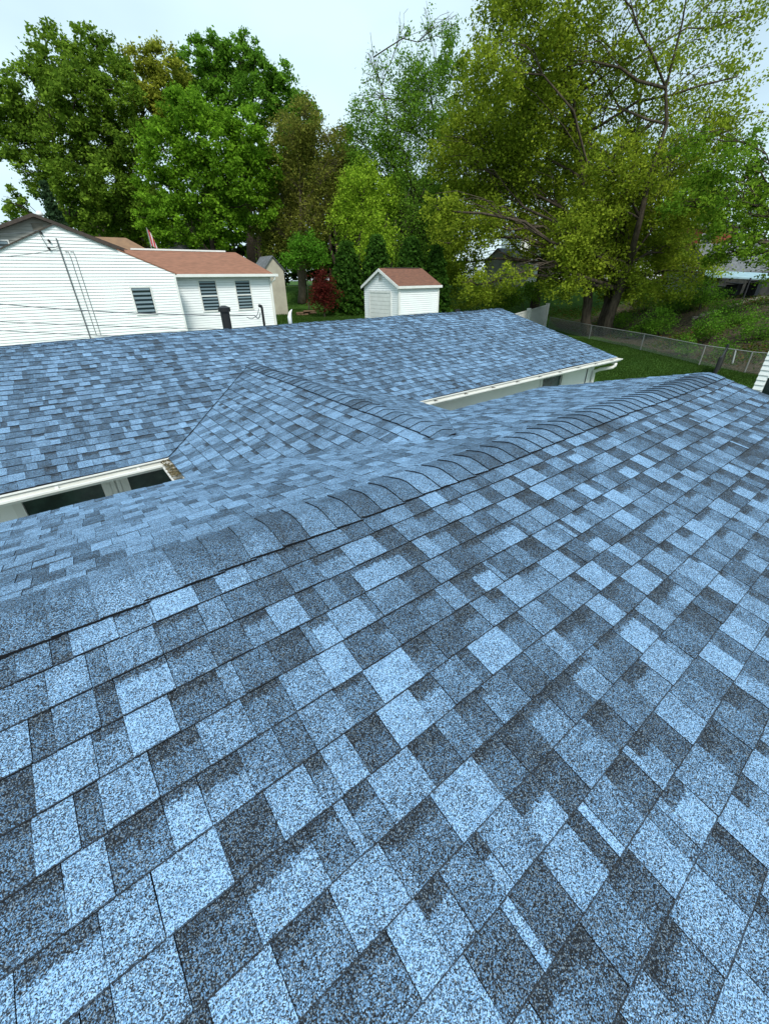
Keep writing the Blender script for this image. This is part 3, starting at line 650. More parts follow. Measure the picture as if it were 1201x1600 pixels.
def shed(name, label, x0, x1, y0, y1, zg, ze_, zr, wallm, roofm, ridge='x', ov=.12, board=0.0, cat='shed'):
    s = tag(empty(name, ((x0 + x1) / 2, (y0 + y1) / 2, zg)), label, cat)
    mb = MB(); mb.box((x0, y0, zg), (x1, y1, ze_))
    xm, ym = (x0 + x1) / 2, (y0 + y1) / 2
    if ridge == 'x': mb.prism([(x0, y0, ze_), (x0, y1, ze_), (x0, ym, zr)], (x1 - x0, 0, 0))
    else: mb.prism([(x0, y0, ze_), (x1, y0, ze_), (xm, y0, zr)], (0, y1 - y0, 0))
    w = mb.build('wall', M_BACK if board else wallm, s)
    mb = MB(); t = .07
    if ridge == 'x':
        sl = (zr - ze_) / (ym - y0); zo = ze_ - ov * sl
        for sg, ya in ((1, y0 - ov), (-1, y1 + ov)): mb.prism([(x0 - ov, ya, zo + t), (x1 + ov, ya, zo + t), (x1 + ov, ym, zr + t), (x0 - ov, ym, zr + t)], (0, 0, -t * .9))
    else:
        sl = (zr - ze_) / (xm - x0); zo = ze_ - ov * sl
        for xa in (x0 - ov, x1 + ov): mb.prism([(xa, y0 - ov, zo + t), (xa, y1 + ov, zo + t), (xm, y1 + ov, zr + t), (xm, y0 - ov, zr + t)], (0, 0, -t * .9))
    mb.build('roof', roofm, s)
    return s, w
# the white garden shed
SX0, SX1, SY0, SY1 = 16.42, 19.45, 20.0, 23.35; sz = 1.85; se, sr = 3.98, 4.80
ws, ww = shed('garden_shed', 'small white garden shed with brown red roof and roll up door behind the far ridge', SX0, SX1, SY0, SY1, sz, se, sr, M_SIDE, M_ORANGE2, 'x', .14, 1)
boards(ww, (0, SY0, 0), (1, 0, 0), lambda z: SX0, lambda z: SX1, sz + .05, se, .1085, M_SIDE, (0, -1, 0))
sm_ = (SY0 + SY1) / 2; ssl = (sr - se) / (sm_ - SY0)
boards(ww, (SX0, 0, 0), (0, 1, 0), lambda z: SY0 + max(0, (z - se) / ssl), lambda z: SY1 - max(0, (z - se) / ssl), sz + .05, sr - .02, .1085, M_SIDE, (-1, 0, 0))
mb = MB(); mb.box((SX0 - .05, SY0 - .05, sz), (SX0 + .07, SY0 + .07, se)); mb.build('corner_trim', M_WHITE, ws)
mb = MB(); mb.box((SX1 - .07, SY0 - .05, sz), (SX1 + .04, SY0 + .07, se)); mb.build('corner_trim', M_WHITE, ws)
mb = MB(); mb.box((SX0 - .16, SY0 - .175, se - .14), (SX1 + .16, SY0 - .145, se - .01)); mb.build('fascia', M_WHITE, ws)
for sg in (0, 1):
    ya = SY0 - .14 if sg == 0 else SY1 + .14; zo = se - .14 * ssl
    mb = MB(); mb.prism([(SX0 - .17, ya, zo + .05), (SX0 - .17, sm_, sr + .05), (SX0 - .17, sm_, sr - .10), (SX0 - .17, ya, zo - .10)], (.03, 0, 0)); mb.build('rake_board', M_WHITE, ws)
dy0, dy1, dz1 = 20.75, 22.75, 3.62
fr = MB(); fr.box((SX0 - .06, dy0 - .1, sz), (SX0 - .01, dy0, dz1)); fr.box((SX0 - .06, dy1, sz), (SX0 - .01, dy1 + .1, dz1)); fr.box((SX0 - .062, dy0 - .1, dz1), (SX0 - .012, dy1 + .1, dz1 + .1)); dr = fr.build('door', M_WHITE, ws)
for k in range(8):
    z = sz + .05 + k * (dz1 - sz - .05) / 8; mb = MB(); mb.box((SX0 - .045, dy0 + .01, z), (SX0 - .030, dy1 - .01, z + (dz1 - sz - .05) / 8 - .012)); mb.build('door_panel', M_WHITE, dr)
mb = MB(); mb.box((SX0 - .05, sm_ - .14, 4.25), (SX0 - .02, sm_ + .14, 4.62)); vt = mb.build('gable_vent', M_WHITE, ws)
for k in range(5):
    mb = MB(); mb.box((SX0 - .062, sm_ - .11, 4.28 + k * .065), (SX0 - .0505, sm_ + .11, 4.31 + k * .065)); mb.build('louvre', M_STONE, vt)
mb = MB(); mb.box((SX0 + .3, sm_ - .06, sr + .068), (SX1 - .1, sm_ + .06, sr + .10)); mb.build('ridge_trim', M_DARKR, ws)
# beige shed, far small sheds
shed('beige_shed', 'beige shed with grey roof at the edge of the trees, right of the white wing', 14.2, 15.8, 33.0, 35.0, float(ground(15, 34)) - .1, 5.0, 5.85, M_BEIGE, M_GREYR, 'y', .12)
shed('white_gable_shed', 'white gabled shed with long dark roof just showing over the rust red roof', 10.9, 13.6, 43.5, 45.5, 3.5, 6.6, 7.3, M_WALL, M_GREYR, 'x', .15)
for k in range(14):
    p = np.array([15.9 + random.random() * 1.1, 31.4 + random.random() * .5]); z = float(ground(*p)) + .05 + .11 * (k % 3)
    mb = MB(); mb.tube([(p[0], p[1], z), (p[0] + .5, p[1] + (random.random() - .5) * .3, z + (random.random() - .5) * .05)], .07, 7)
    tag(mb.build('firewood_log', M_WOOD), 'split log in the low firewood heap beside the beige shed', 'log', 'logs in the firewood heap')

# ---------------------------------------------------------------- fences
FP = [(39.0, 24.6), (34.05, 17.76), (31.02, 12.53), (28.0, 8.09), (27.5, 5.9), (27.2, 3.2), (26.9, 0.4)]
cf = tag(empty('chain_link_fence', (31, 12.5, 0)), 'galvanised chain link fence along the far side of the lawn', 'fence')
def gnd(p): return float(ground(p[0], p[1]))
for p in FP:
    mb = MB(); mb.tube([(p[0], p[1], gnd(p) - .1), (p[0], p[1], gnd(p) + 1.02)], .035, 8); mb.build('post', M_GALV, cf)
for a, b in zip(FP[:-1], FP[1:]):
    a = np.array(a); b = np.array(b); Ln = np.linalg.norm(b - a)
    def q(t, h): p = a + (b - a) * t; return (p[0], p[1], (1 - t) * gnd(a) + t * gnd(b) + h)
    mb = MB(); mb.tube([q(0, 1.0), q(1, 1.0)], .024, 6); mb.build('top_rail', M_GALV, cf)
    mb = MB(); hh = .93; st = .075; n = int(Ln / st)
    for k in range(-int(hh / st), n):
        for sg in (0, 1):
            t0, t1 = k * st / Ln, (k * st + hh) / Ln; z0, z1 = (.04, .04 + hh) if sg == 0 else (.04 + hh, .04)
            if t0 < 0: z0 += (z1 - z0) * (-t0) / (t1 - t0); t0 = 0
            if t1 > 1: z1 = z0 + (z1 - z0) * (1 - t0) / (t1 - t0); t1 = 1
            if t1 - t0 > 1e-3: mb.tube([q(t0, z0), q(t1, z1)], .0035, 3, cap=False)
    mb.build('wire_mesh', M_GALV, cf)
# dark screened gate panel at the fence corner, running back towards the house
dg = tag(empty('screened_gate', (25, 6.2, 0)), 'dark screened gate with pale rail where the chain link fence turns', 'gate')
ga, gb = np.array([27.3, 6.95]), np.array([22.6, 5.85])
for t in (0, 1):
    p = ga + (gb - ga) * t; mb = MB(); mb.tube([(p[0], p[1], 0), (p[0], p[1], 1.25)], .06, 8); mb.build('post', M_DARK, dg)
mb = MB(); mb.prism([(*ga, .08), (*gb, .08), (*gb, 1.0), (*ga, 1.05)], (.02, -.02, 0)); mb.build('screen', M_NETTING, dg)
mb = MB(); mb.tube([(*ga, 1.08), (*gb, 1.06)], .03, 6); mb.build('top_rail', M_DARK, dg)
mb = MB(); mb.tube([(ga[0] - .2, ga[1] - .45, 1.0), (gb[0] + 1.0, gb[1] - .25, .92)], .035, 6); mb.build('rail', M_GALV, dg)
# white privacy fence
pf = tag(empty('privacy_fence', (34, 23, 0)), 'white vinyl privacy fence ending beside the chain link fence', 'fence')
pa = [np.array([19.4, 16.9]), np.array([24.0, 18.85]), np.array([28.0, 20.56]), np.array([32.15, 22.34]), np.array([39.6, 25.5])]
for i, p in enumerate(pa):
    if i in (3, 4):
        mb = MB(); g_ = gnd(p); mb.box((p[0] - .13, p[1] - .13, g_ - .1), (p[0] + .13, p[1] + .13, 2.10)); mb.prism([(p[0] - .12, p[1] - .12, 2.06), (p[0] + .12, p[1] - .12, 2.06), (p[0] + .12, p[1] + .12, 2.06), (p[0] - .12, p[1] + .12, 2.06)], (0, 0, .06)); mb.build('post', M_WHITE, pf)
tot = pa[-1] - pa[0]; Lt = np.linalg.norm(tot); u = tot / Lt; nn = int(Lt / .30)
for k in range(nn):
    p = pa[0] + u * (k * Lt / nn); q_ = pa[0] + u * ((k + 1) * Lt / nn - .02); s_ = np.array([-u[1], u[0]]) * .04; g_ = min(gnd(p), .4) if p[0] > 26 else gnd(p)
    mb = MB(); mb.prism([(p[0], p[1], min(g_, 1.2)), (q_[0], q_[1], min(g_, 1.2)), (q_[0], q_[1], 1.90), (p[0], p[1], 1.90)], (s_[0], s_[1], 0)); mb.build('plank', M_WHITE, pf)
mb = MB(); s_ = np.array([-u[1], u[0]]) * .08; mb.prism([(*(pa[0] - s_ * .25), 1.90), (*(pa[-1] - s_ * .25), 1.90), (*(pa[-1] - s_ * .25), 1.99), (*(pa[0] - s_ * .25), 1.99)], (s_[0], s_[1], 0)); mb.build('top_rail', M_WHITE, pf)

# white sided building at the right edge
wb = tag(empty('white_outbuilding', (16, 0, 0)), 'corner of a white sided outbuilding at the right edge of the picture', 'outbuilding')
mb = MB(); mb.box((14.02, -4, 0), (18.5, 2.68, 3.7)); wq = mb.build('wall', M_BACK, wb)
boards(wq, (14.0, 0, 0), (0, 1, 0), lambda z: 2.50, lambda z: 2.70, .05, 3.7, .12, M_SIDE, (-1, 0, 0))
boards(wq, (14.0, 0, 0), (0, 1, 0), lambda z: -4.0, lambda z: 2.50, 2.05, 3.7, .12, M_SIDE, (-1, 0, 0))
boards(wq, (14.0, 0, 0), (0, 1, 0), lambda z: -4.0, lambda z: 2.50, .05, .95, .12, M_SIDE, (-1, 0, 0))
boards(wq, (0, 2.69, 0), (1, 0, 0), lambda z: 14.0, lambda z: 18.5, .05, 3.7, .12, M_SIDE, (0, 1, 0))
mb = MB(); mb.box((13.985, -3.9, .96), (14.02, 2.49, 2.04)); mb.build('window_band', M_GLASS, wb)
mb = MB(); mb.prism([(13.7, -4.3, 3.7), (13.7, 2.95, 3.7), (18.8, 2.95, 4.2), (18.8, -4.3, 4.2)], (0, 0, .1)); mb.build('roof', M_GREYR, wb)

# ---------------------------------------------------------------- houses beyond the trees
def P_(px, py, D): return atd(px, py, D)[0]
def far_house(name, label, c0, w, d, z0, ze_, zr, wm, rm, ang, wins=()):
    """Gabled house: local x along the front. c0 = left front corner."""
    s = tag(empty(name, (c0[0], c0[1], z0)), label, 'house')
    ca, sa = math.cos(ang), math.sin(ang)
    def G(x, y, z): return (c0[0] + x * ca - y * sa, c0[1] + x * sa + y * ca, z)
    mb = MB(); mb.add([G(0, 0, z0), G(w, 0, z0), G(w, d, z0), G(0, d, z0), G(0, 0, ze_), G(w, 0, ze_), G(w, d, ze_), G(0, d, ze_), G(0, d / 2, zr), G(w, d / 2, zr)],
                      [(0, 1, 5, 4), (1, 2, 6, 9, 5), (2, 3, 7, 6), (3, 0, 4, 8, 7)]); mb.build('wall', wm, s)
    mb = MB(); o_ = .35; k = (zr - ze_) / (d / 2)
    for y in (-o_, d + o_): mb.prism([G(-o_, y, ze_ - o_ * k + .08), G(w + o_, y, ze_ - o_ * k + .08), G(w + o_, d / 2, zr + .08), G(-o_, d / 2, zr + .08)], (0, 0, -.1))
    mb.build('roof', rm, s)
    for (x, z, ww_, hh_) in wins:
        fr = MB(); fr.prism([G(x - .08, -.06, z - .08), G(x + ww_ + .08, -.06, z - .08), G(x + ww_ + .08, -.06, z + hh_ + .08), G(x - .08, -.06, z + hh_ + .08)], tuple(np.array(G(0, .05, 0)) - np.array(G(0, 0, 0)))); w_ = fr.build('window', M_WHITE, s)
        gl = MB(); gl.prism([G(x, -.075, z), G(x + ww_, -.075, z), G(x + ww_, -.075, z + hh_), G(x, -.075, z + hh_)], tuple(np.array(G(0, .01, 0)) - np.array(G(0, 0, 0)))); gl.build('pane', M_GLASS, w_)
    return s
c = P_(806, 440, 62); far_house('white_far_house', 'tall white house glimpsed through the big tree, behind the small grey shed', c, 5.5, 9, 3.4, 9.6, 11.0, M_SIDE, M_GREYR, -.62, [(1.2, 7.0, .9, 1.3), (3.4, 7.0, .9, 1.3), (1.2, 4.6, .9, 1.3)])
c = P_(850, 440, 60); far_house('long_white_house', 'long low white house glimpsed low through the big tree branches', c, 15, 8, 3.0, 6.6, 8.6, M_SIDE, M_GREYR, -.62, [(2, 4.6, 1, 1.2), (6, 4.6, 1, 1.2), (10, 4.6, 1, 1.2)])
c = P_(766, 438, 50); s_, w_ = shed('grey_shed', 'weathered grey shed with pale roof behind the pale green shrubs', c[0], c[0] + 3.2, c[1] - 2.2, c[1] + 1, 3.4, 5.8, 6.9, M_TAN, M_GREYR, 'x', .15)
c = P_(1078, 395, 62); far_house('brick_far_house', 'red brick house high behind the right hand branches', c, 4.5, 6, 3.2, 9.6, 10.4, M_BRICK, M_GREYR, -.75, [(.8, 7.8, 1.2, 1.0)])
c = P_(1112, 440, 44); far_house('grey_roof_house', 'grey roofed house with pale walls behind the right hand branches', c, 11, 7, 2.6, 4.7, 6.9, M_TAN, M_GREYR, -.60)
# awning with dark things beneath
aw = tag(empty('patio_awning', tuple(P_(1150, 480, 37))), 'pale blue awning on posts over a dark patio, up the slope at the right', 'awning')
p0, p1 = P_(1106, 431, 36), P_(1240, 437, 35); bk = np.array([.7, .55, 0]) * 4
mb = MB(); mb.prism([p0, p1, p1 + bk + (0, 0, .45), p0 + bk + (0, 0, .45)], (0, 0, -.1)); mb.build('canopy', M_AWN, aw)
for t in (.02, .5, .98):
    p = p0 + (p1 - p0) * t; mb = MB(); mb.tube([(p[0], p[1], float(ground(p[0], p[1]))), tuple(p)], .06, 6); mb.build('post', M_DARK, aw)
q0 = P_(1100, 470, 41); q1 = P_(1250, 476, 40); mb = MB(); za = min(float(ground(q0[0], q0[1])), float(ground(q1[0], q1[1]))) - .3
mb.prism([(q0[0], q0[1], za), (q1[0], q1[1], za), (q1[0], q1[1], p1[2] - .1), (q0[0], q0[1], p0[2] - .1)], (.1, .1, 0)); mb.build('awning_shade_sheet', M_NETTING, aw)  # added dark sheet for the deep shade under the awning
for i, (px, py, w, h) in enumerate(((1118, 468, .9, .9), (1138, 462, 1.2, 1.1), (1165, 468, 1.0, 1.3))):
    p = P_(px, py + 8, 38); z = float(ground(p[0], p[1]))
    b_ = MB(); b_.box((p[0] - w / 2, p[1] - .4, z + .1), (p[0] + w / 2, p[1] + .4, z + h * .8)); b_.prism([(p[0] - w / 2 - .05, p[1] - .45, z + h * .8), (p[0] + w / 2 + .05, p[1] - .45, z + h * .8), (p[0] + w / 2 + .05, p[1] + .45, z + h * .8 + .1), (p[0] - w / 2 - .05, p[1] + .45, z + h * .8 + .1)], (0, 0, .06))
    t_ = tag(b_.build('patio_bin', M_DARK), ['low dark bin at the left end under the blue awning', 'wide dark bin in the middle under the blue awning', 'tall dark bin at the right end under the blue awning'][i], 'bin')
# stone edging below the patio
ed = [P_(px, 489 + (px - 1090) * .03, 34) for px in np.linspace(1085, 1215, 15)]
se_ = tag(empty('stone_edging', tuple(ed[7])), 'row of low grey edging stones across the slope below the patio', 'edging')
for a, b in zip(ed[:-1], ed[1:]):
    za = float(ground(a[0], a[1])) - .05; t = (b - a) * .93; mb = MB(); hh = .22 + random.random() * .06
    mb.prism([(a[0], a[1], za), (a[0] + t[0], a[1] + t[1], za), (a[0] + t[0], a[1] + t[1], za + hh), (a[0], a[1], za + hh * .95)], (.22, .18, 0)); mb.build('stone', M_STONE, se_)

# ---------------------------------------------------------------- vegetation
def leaves_mesh(name, C, S, col, parent, droop=0.0, aspect=0.62):
    """C centres, S sizes, col per leaf. One rhombic leaf per centre, folded a little."""
    n = len(C); a = rng.normal(size=(n, 3)); a[:, 2] *= 0.7; a[:, 2] -= droop * 2; a /= np.linalg.norm(a, axis=1)[:, None]
    b = rng.normal(size=(n, 3)); b -= a * (b * a).sum(1)[:, None]; b /= np.linalg.norm(b, axis=1)[:, None]
    nrm = np.cross(a, b); S = S[:, None]
    V = np.empty((n, 4, 3)); V[:, 0] = C - a * S * .5; V[:, 1] = C + b * S * aspect * .5 + nrm * S * .08; V[:, 2] = C + a * S * .5; V[:, 3] = C - b * S * aspect * .5 + nrm * S * .08
    V = V.reshape(-1, 3); off = wloc(parent) if parent else np.zeros(3)
    me = bpy.data.meshes.new(name); me.vertices.add(4 * n); me.vertices.foreach_set('co', (V - off).ravel())
    me.loops.add(4 * n); me.loops.foreach_set('vertex_index', np.arange(4 * n, dtype=np.int32))
    me.polygons.add(n); me.polygons.foreach_set('loop_start', np.arange(0, 4 * n, 4, dtype=np.int32)); me.polygons.foreach_set('loop_total', np.full(n, 4, np.int32))
    at = me.attributes.new('tone', 'FLOAT_COLOR', 'CORNER')
    col = np.clip(col * np.array([1.95, 1.95, 1.0]), 0, .8)
    cc = np.concatenate([col, np.ones((n, 1))], 1); at.data.foreach_set('color', np.repeat(cc, 4, 0).ravel().astype(np.float32))
    me.materials.append(M_LEAF); me.update(calc_edges=True); me.validate()
    o = bpy.data.objects.new(name, me); SC.collection.objects.link(o); o.parent = parent; WL[o.name] = off.copy()
    return o
def lobe_leaves(c, rx, rz, n, size, c1, c2, shell=0.5, clus=40, droop=0, spread=0.16):
    ncl = max(3, n // clus); d = rng.normal(size=(ncl, 3)); d /= np.linalg.norm(d, axis=1)[:, None]
    rad = (shell + (1.08 - shell) * rng.random(ncl) ** 0.6)[:, None]
    P = np.array(c) + d * rad * np.array([rx, rx, rz])
    cs = 0.22 + spread * (rx + rz) * .5
    w = rng.random(ncl)
    idx = rng.integers(0, ncl, n); off = rng.normal(size=(n, 3)) * cs * np.array([.62, .62, .42]); off[:, 2] -= abs(rng.normal(size=n)) * droop
    C = P[idx] + off
    t = np.clip(w[idx] * .75 + rng.random(n) * .5 - .1, 0, 1)[:, None]
    col = np.array(c1) * (1 - t) + np.array(c2) * t; col *= (0.85 + .3 * rng.random((n, 1)))
    return C, size * (.6 + .8 * rng.random(n)), col
def wob(p, q, r0, r1, n=6, amp=.06):
    p, q = np.array(p, float), np.array(q, float); Ln = np.linalg.norm(q - p); P = []
    for i in range(n + 1):
        t = i / n; v = p + (q - p) * t
        if 0 < i < n: v = v + rng.normal(size=3) * amp * Ln * .5
        v[2] += .08 * Ln * math.sin(t * math.pi); P.append(v)
    return P, list(np.linspace(r0, r1, n + 1))
def tree(name, label, base_px, D, lobes, tr_0, dens, size, c1, c2, cat='tree', shell=.5, clus=40, droop=0., twigs=4, leaders=1, group=None, bark=None, spread=.16, forkf=.35, base=None, jit=.9, twl=1.0, tr_=None):
    tr = tr_ or tr_0
    if base is None:
        b, _ = atd(base_px[0], base_px[1], D); base = np.array([b[0], b[1], 0])
    base[2] = float(ground(base[0], base[1])) - .1
    root = tag(empty(name, base), label, cat, group); bark = bark or M_BARKD
    Cs, Ss, Ks = [], [], []; L_ = []
    for lb in lobes:
        px, py, rpx = lb[:3]; rpy = lb[3] if len(lb) > 3 else rpx; f = lb[4] if len(lb) > 4 else 1.0
        p, s = atd(px, py, D + (rng.random() - .5) * 2 * jit); s *= 0.9
        L_.append((p, rpx * s, rpy * s, f))
    top = max(l[0][2] for l in L_); cxy = np.mean([l[0][:2] for l in L_], 0)
    fork = np.array([base[0], base[1], base[2] + (top - base[2]) * forkf]); fork[:2] += (cxy - base[:2]) * .15
    mb = MB()
    forks = []
    for k in range(leaders):
        off = np.array([math.cos(k * 2.4), math.sin(k * 2.4), 0]) * tr * (1.3 if leaders > 1 else 0)
        P, Rr = wob(base + off, fork + off * 2.5, tr * (1 if leaders == 1 else .75), tr * .62, 5, .03); Rr[0] *= 1.2; mb.tube(P, Rr, 9)
        tp = np.array([cxy[0] + off[0] * 6, cxy[1] + off[1] * 6, top]); P2, R2 = wob(P[-1], tp, tr * .5, .03, 7, .025); R2 = list(np.array(R2) * np.linspace(1, .4, 8)); mb.tube(P2, R2, 7)
        forks.append((P, P2))
    for (p, a, bz, f) in L_:
        P, P2 = forks[rng.integers(0, leaders)]; allp = P[3:] + P2[:-1]
        cand = [q for q in allp if q[2] < p[2] - .2] or [allp[0]]
        st = sorted(cand, key=lambda q: np.linalg.norm(q - p) + abs((p[2] - q[2]) - .6 * np.linalg.norm(p[:2] - q[:2])))[:3]; st = st[rng.integers(0, len(st))]
        r0 = min(tr * .34, .035 + .018 * np.linalg.norm(p - st)) * (1 - .6 * np.clip((p[2] - fork[2]) / (top - fork[2] + .1), 0, 1)); Q, Rq = wob(st, p, r0, r0 * .35, 5, .045); mb.tube(Q, Rq, 6)
        for _ in range(twigs):
            d = rng.normal(size=3); d /= np.linalg.norm(d); d[2] = abs(d[2]) * .8 + .1 if droop < .3 else d[2]
            e = p + d * np.array([a, a, bz]) * (.75 + .3 * rng.random()) * twl; Q2, R2 = wob(Q[rng.integers(2, 6)], e, r0 * .32, .012, 4, .08); mb.tube(Q2, R2, 4, cap=False)
        n = int(dens * f * a * bz * 125); C, S, K = lobe_leaves(p, a, bz, n, size * .8, c1, c2, shell, clus, droop, spread); Cs.append(C); Ss.append(S); Ks.append(K)
    mb.build('trunk', bark, root, True)
    leaves_mesh('crown', np.vstack(Cs), np.concatenate(Ss), np.vstack(Ks), root, droop=min(1, droop * .8))
    return root
def fill(n, x0, x1, y0, y1, r0, r1, seed):
    r = random.Random(seed); return [(x0 + (x1 - x0) * r.random(), y0 + (y1 - y0) * r.random(), r0 + (r1 - r0) * r.random()) for _ in range(n)]

# left oak
tree('oak_tree', 'tall dark green tree at the far left, crown reaching past the grey house', (105, 385), 44,
     [(95, 100, 45), (150, 95, 42), (55, 150, 42), (120, 150, 50), (180, 140, 40), (30, 200, 40), (25, 320, 16, 24), (90, 210, 50), (155, 215, 45), (60, 265, 38), (120, 275, 45), (175, 285, 40), (10, 165, 30), (8, 230, 26), (140, 330, 40), (195, 220, 35), (190, 330, 35), (235, 330, 34)],
     .55, 9, .30, (.034, .068, .012), (.115, .185, .036), shell=.5, clus=70, spread=.09)
# olive one
tree('olive_green_tree', 'olive green narrow tree between the dark left tree and the bright green one', (215, 385), 47,
     [(225, 120, 34), (260, 110, 34), (215, 180, 34), (245, 190, 34), (205, 250, 32), (220, 320, 34), (200, 360, 30), (250, 150, 38)],
     .4, 9, .28, (.06, .085, .014), (.200, .215, .050), shell=.5, clus=70, spread=.09)
# bright green big one, in two tiers
tree('bright_green_tree', 'big rounded bright green tree in the middle of the left row', (330, 385), 42,
     [(300, 200, 48), (260, 240, 42), (340, 225, 46), (250, 300, 36), (310, 290, 50), (370, 270, 42), (280, 345, 42), (350, 340, 45), (400, 320, 34), (385, 210, 36), (410, 260, 30), (245, 350, 30)],
     .5, 11, .28, (.036, .088, .010), (.125, .235, .030), shell=.55, clus=80, spread=.09)
tree('tall_oak_tree', 'tall tree with open lobed top rising behind the bright green tree', (390, 385), 50,
     [(330, 85, 26), (372, 95, 30), (300, 120, 30), (350, 130, 34), (410, 110, 26), (440, 150, 32), (400, 165, 36), (470, 180, 30), (455, 220, 34), (340, 170, 34), (290, 160, 30), (480, 230, 24), (310, 75, 18, 16), (385, 70, 18, 14), (435, 120, 22)],
     .5, 10, .30, (.028, .075, .012), (.095, .195, .034), shell=.4, clus=70, twigs=6, spread=.08)
# brownish half bare tree
tree('half_bare_tree', 'dull brown green half bare tree with many upright twigs, right of the bright green tree', (465, 400), 44,
     [(455, 215, 38), (490, 240, 38), (430, 260, 34), (470, 290, 42), (515, 275, 32), (440, 320, 36), (490, 340, 40), (525, 225, 28), (480, 185, 28), (420, 360, 36), (470, 380, 36), (520, 330, 30), (540, 260, 20, 30)],
     .4, 6.5, .22, (.050, .065, .015), (.135, .140, .050), shell=.2, clus=22, twigs=26, spread=.14, bark=noisy('grey_twig_bark', (.10, .08, .055), (.16, .125, .09), 5, .95))
# blue spruce
def conifer(name, label, px, py, D, h_top, r, n, c1, c2, cat='tree', cone=1.0):
    b, s = atd(px, py, D); base = np.array([b[0], b[1], float(ground(b[0], b[1])) - .1]); top, _ = atd(px, h_top, D); H = top[2] - base[2]; rm = r * s
    root = tag(empty(name, base), label, cat); mb = MB(); mb.tube([base, base + (0, 0, H * .95)], [.2, .03], 7); mb.build('trunk', M_BARKD, root, True)
    t = rng.random(n) ** 1.2; ang = rng.random(n) * 6.283; lev = np.floor(t * 16) / 16 + rng.normal(size=n) * .012; prof = (1 - lev) ** cone
    rr = rm * prof * (.5 + .55 * rng.random(n) ** .5) * (1 + .18 * np.sin(ang * 5 + lev * 40)); C = base + np.stack([rr * np.cos(ang), rr * np.sin(ang), H * (.04 + .95 * lev) - rr * .25], -1) + rng.normal(size=(n, 3)) * .08
    w = rng.random((n, 1)); leaves_mesh('crown', C, .18 + .2 * rng.random(n), np.array(c1) * (1 - w) + np.array(c2) * w, root, droop=.3); return root
conifer('blue_spruce', 'small dark blue green spruce standing behind the roof of the grey house', 103, 390, 39, 272, 34, 5000, (.012, .028, .022), (.035, .065, .055))
for (px, tp, r, lab) in ((545, 372, 26, 'left'), (590, 362, 26, 'middle'), (640, 366, 26, 'right'), (678, 380, 20, 'end')):
    conifer('arborvitae', {'left': 'dark arborvitae column just left of the white garden shed, beside the red maple', 'middle': 'dark arborvitae column directly behind the white garden shed gable', 'right': 'dark arborvitae column behind the brown red shed roof', 'end': 'dark arborvitae column at the right end of the row behind the shed'}[lab], px, 480, 35, tp, r * 1.15, 9000, (.010, .030, .008), (.035, .085, .018), cone=.55)
# light green willow and tall airy one
tree('weeping_willow', 'light yellow green weeping tree left of the tall airy birch', (560, 440), 42,
     [(545, 290, 24, 30), (575, 275, 26, 30), (540, 335, 26, 36), (580, 340, 30, 36), (605, 300, 22, 30), (560, 385, 34, 28), (600, 375, 26, 28)],
     .3, 10, .22, (.085, .150, .018), (.220, .320, .050), shell=.3, clus=60, droop=.5, twigs=5)
tree('airy_birch', 'tall airy birch with feathery tips reaching into the sky at the middle', (650, 440), 43,
     [(640, 130, 30, 40), (600, 190, 30, 38), (660, 200, 34, 44), (625, 250, 34, 40), (680, 270, 30, 40), (650, 330, 36, 40), (610, 320, 26), (570, 160, 18, 30, .5), (630, 60, 14, 34, .35), (668, 50, 14, 36, .35), (600, 110, 16, 30, .4), (690, 120, 22, 30, .8), (690, 190, 26, 34), (560, 240, 26, 34), (560, 190, 22, 30), (600, 240, 34), (640, 170, 34), (660, 120, 26, 34), (620, 390, 34), (670, 390, 30), (700, 330, 26), (580, 100, 12, 24, .35), (700, 60, 18, 34, .7)],
     .35, 8, .20, (.042, .095, .016), (.115, .205, .045), shell=.2, clus=26, droop=.25, twigs=12, leaders=2, spread=.13, twl=1.25)
# the big tree at the right
tree('big_maple_tree', 'biggest tree, many stemmed with yellow green leaves, filling the upper right', (930, 528), 36.5,
     [(790, 30, 55), (860, 20, 55), (770, 110, 55), (850, 110, 60), (740, 190, 50), (820, 200, 60), (900, 180, 55, 60, .7), (720, 270, 46), (790, 290, 55), (870, 280, 55), (950, 260, 50, 50, .8),
      (750, 350, 46, 40), (830, 370, 46, 36), (900, 370, 46), (980, 350, 50), (1040, 330, 46), (1050, 400, 44, 36), (960, 420, 46, 34), (870, 420, 34, 26), (730, 410, 34, 28, .8), (940, 60, 60, 60, .45), (1020, 80, 60, 60, .40), (1100, 60, 55, 60, .32), (1010, 180, 55, 55, .45),
      (1090, 160, 55, 50, .35), (1150, 120, 45, 50, .28), (1170, 20, 45, 45, .32), (930, -50, 70, 60, .5), (1060, -40, 70, 60, .4), (820, -50, 60, 50, .8), (1060, 250, 45, 40, .8), (1100, 200, 50, 40, .6), (1150, 200, 45, 40, .45), (690, 330, 30, 30), (700, 380, 34, 30), (1000, 270, 50, 46, .8), (1080, 330, 46, 36), (930, 330, 46), (880, 445, 40, 24), (1050, 445, 40, 24, .9), (965, 455, 34, 18), (1100, 425, 36, 24), (745, 445, 36, 26, .8), (910, 400, 44, 30), (1010, 400, 40, 30), (780, 240, 50), (700, 230, 34, 40, .8), (890, 90, 50, 50, .7), (960, 130, 50, 50, .55), (800, 430, 30, 22, .7), (1000, 450, 36, 24, .8)],
     .62, 8.4, .23, (.055, .090, .012), (.185, .230, .038), shell=.25, clus=34, twigs=7, leaders=3, bark=M_BARK, spread=.13, forkf=.26, jit=3.2, droop=.12, tr_=.50)
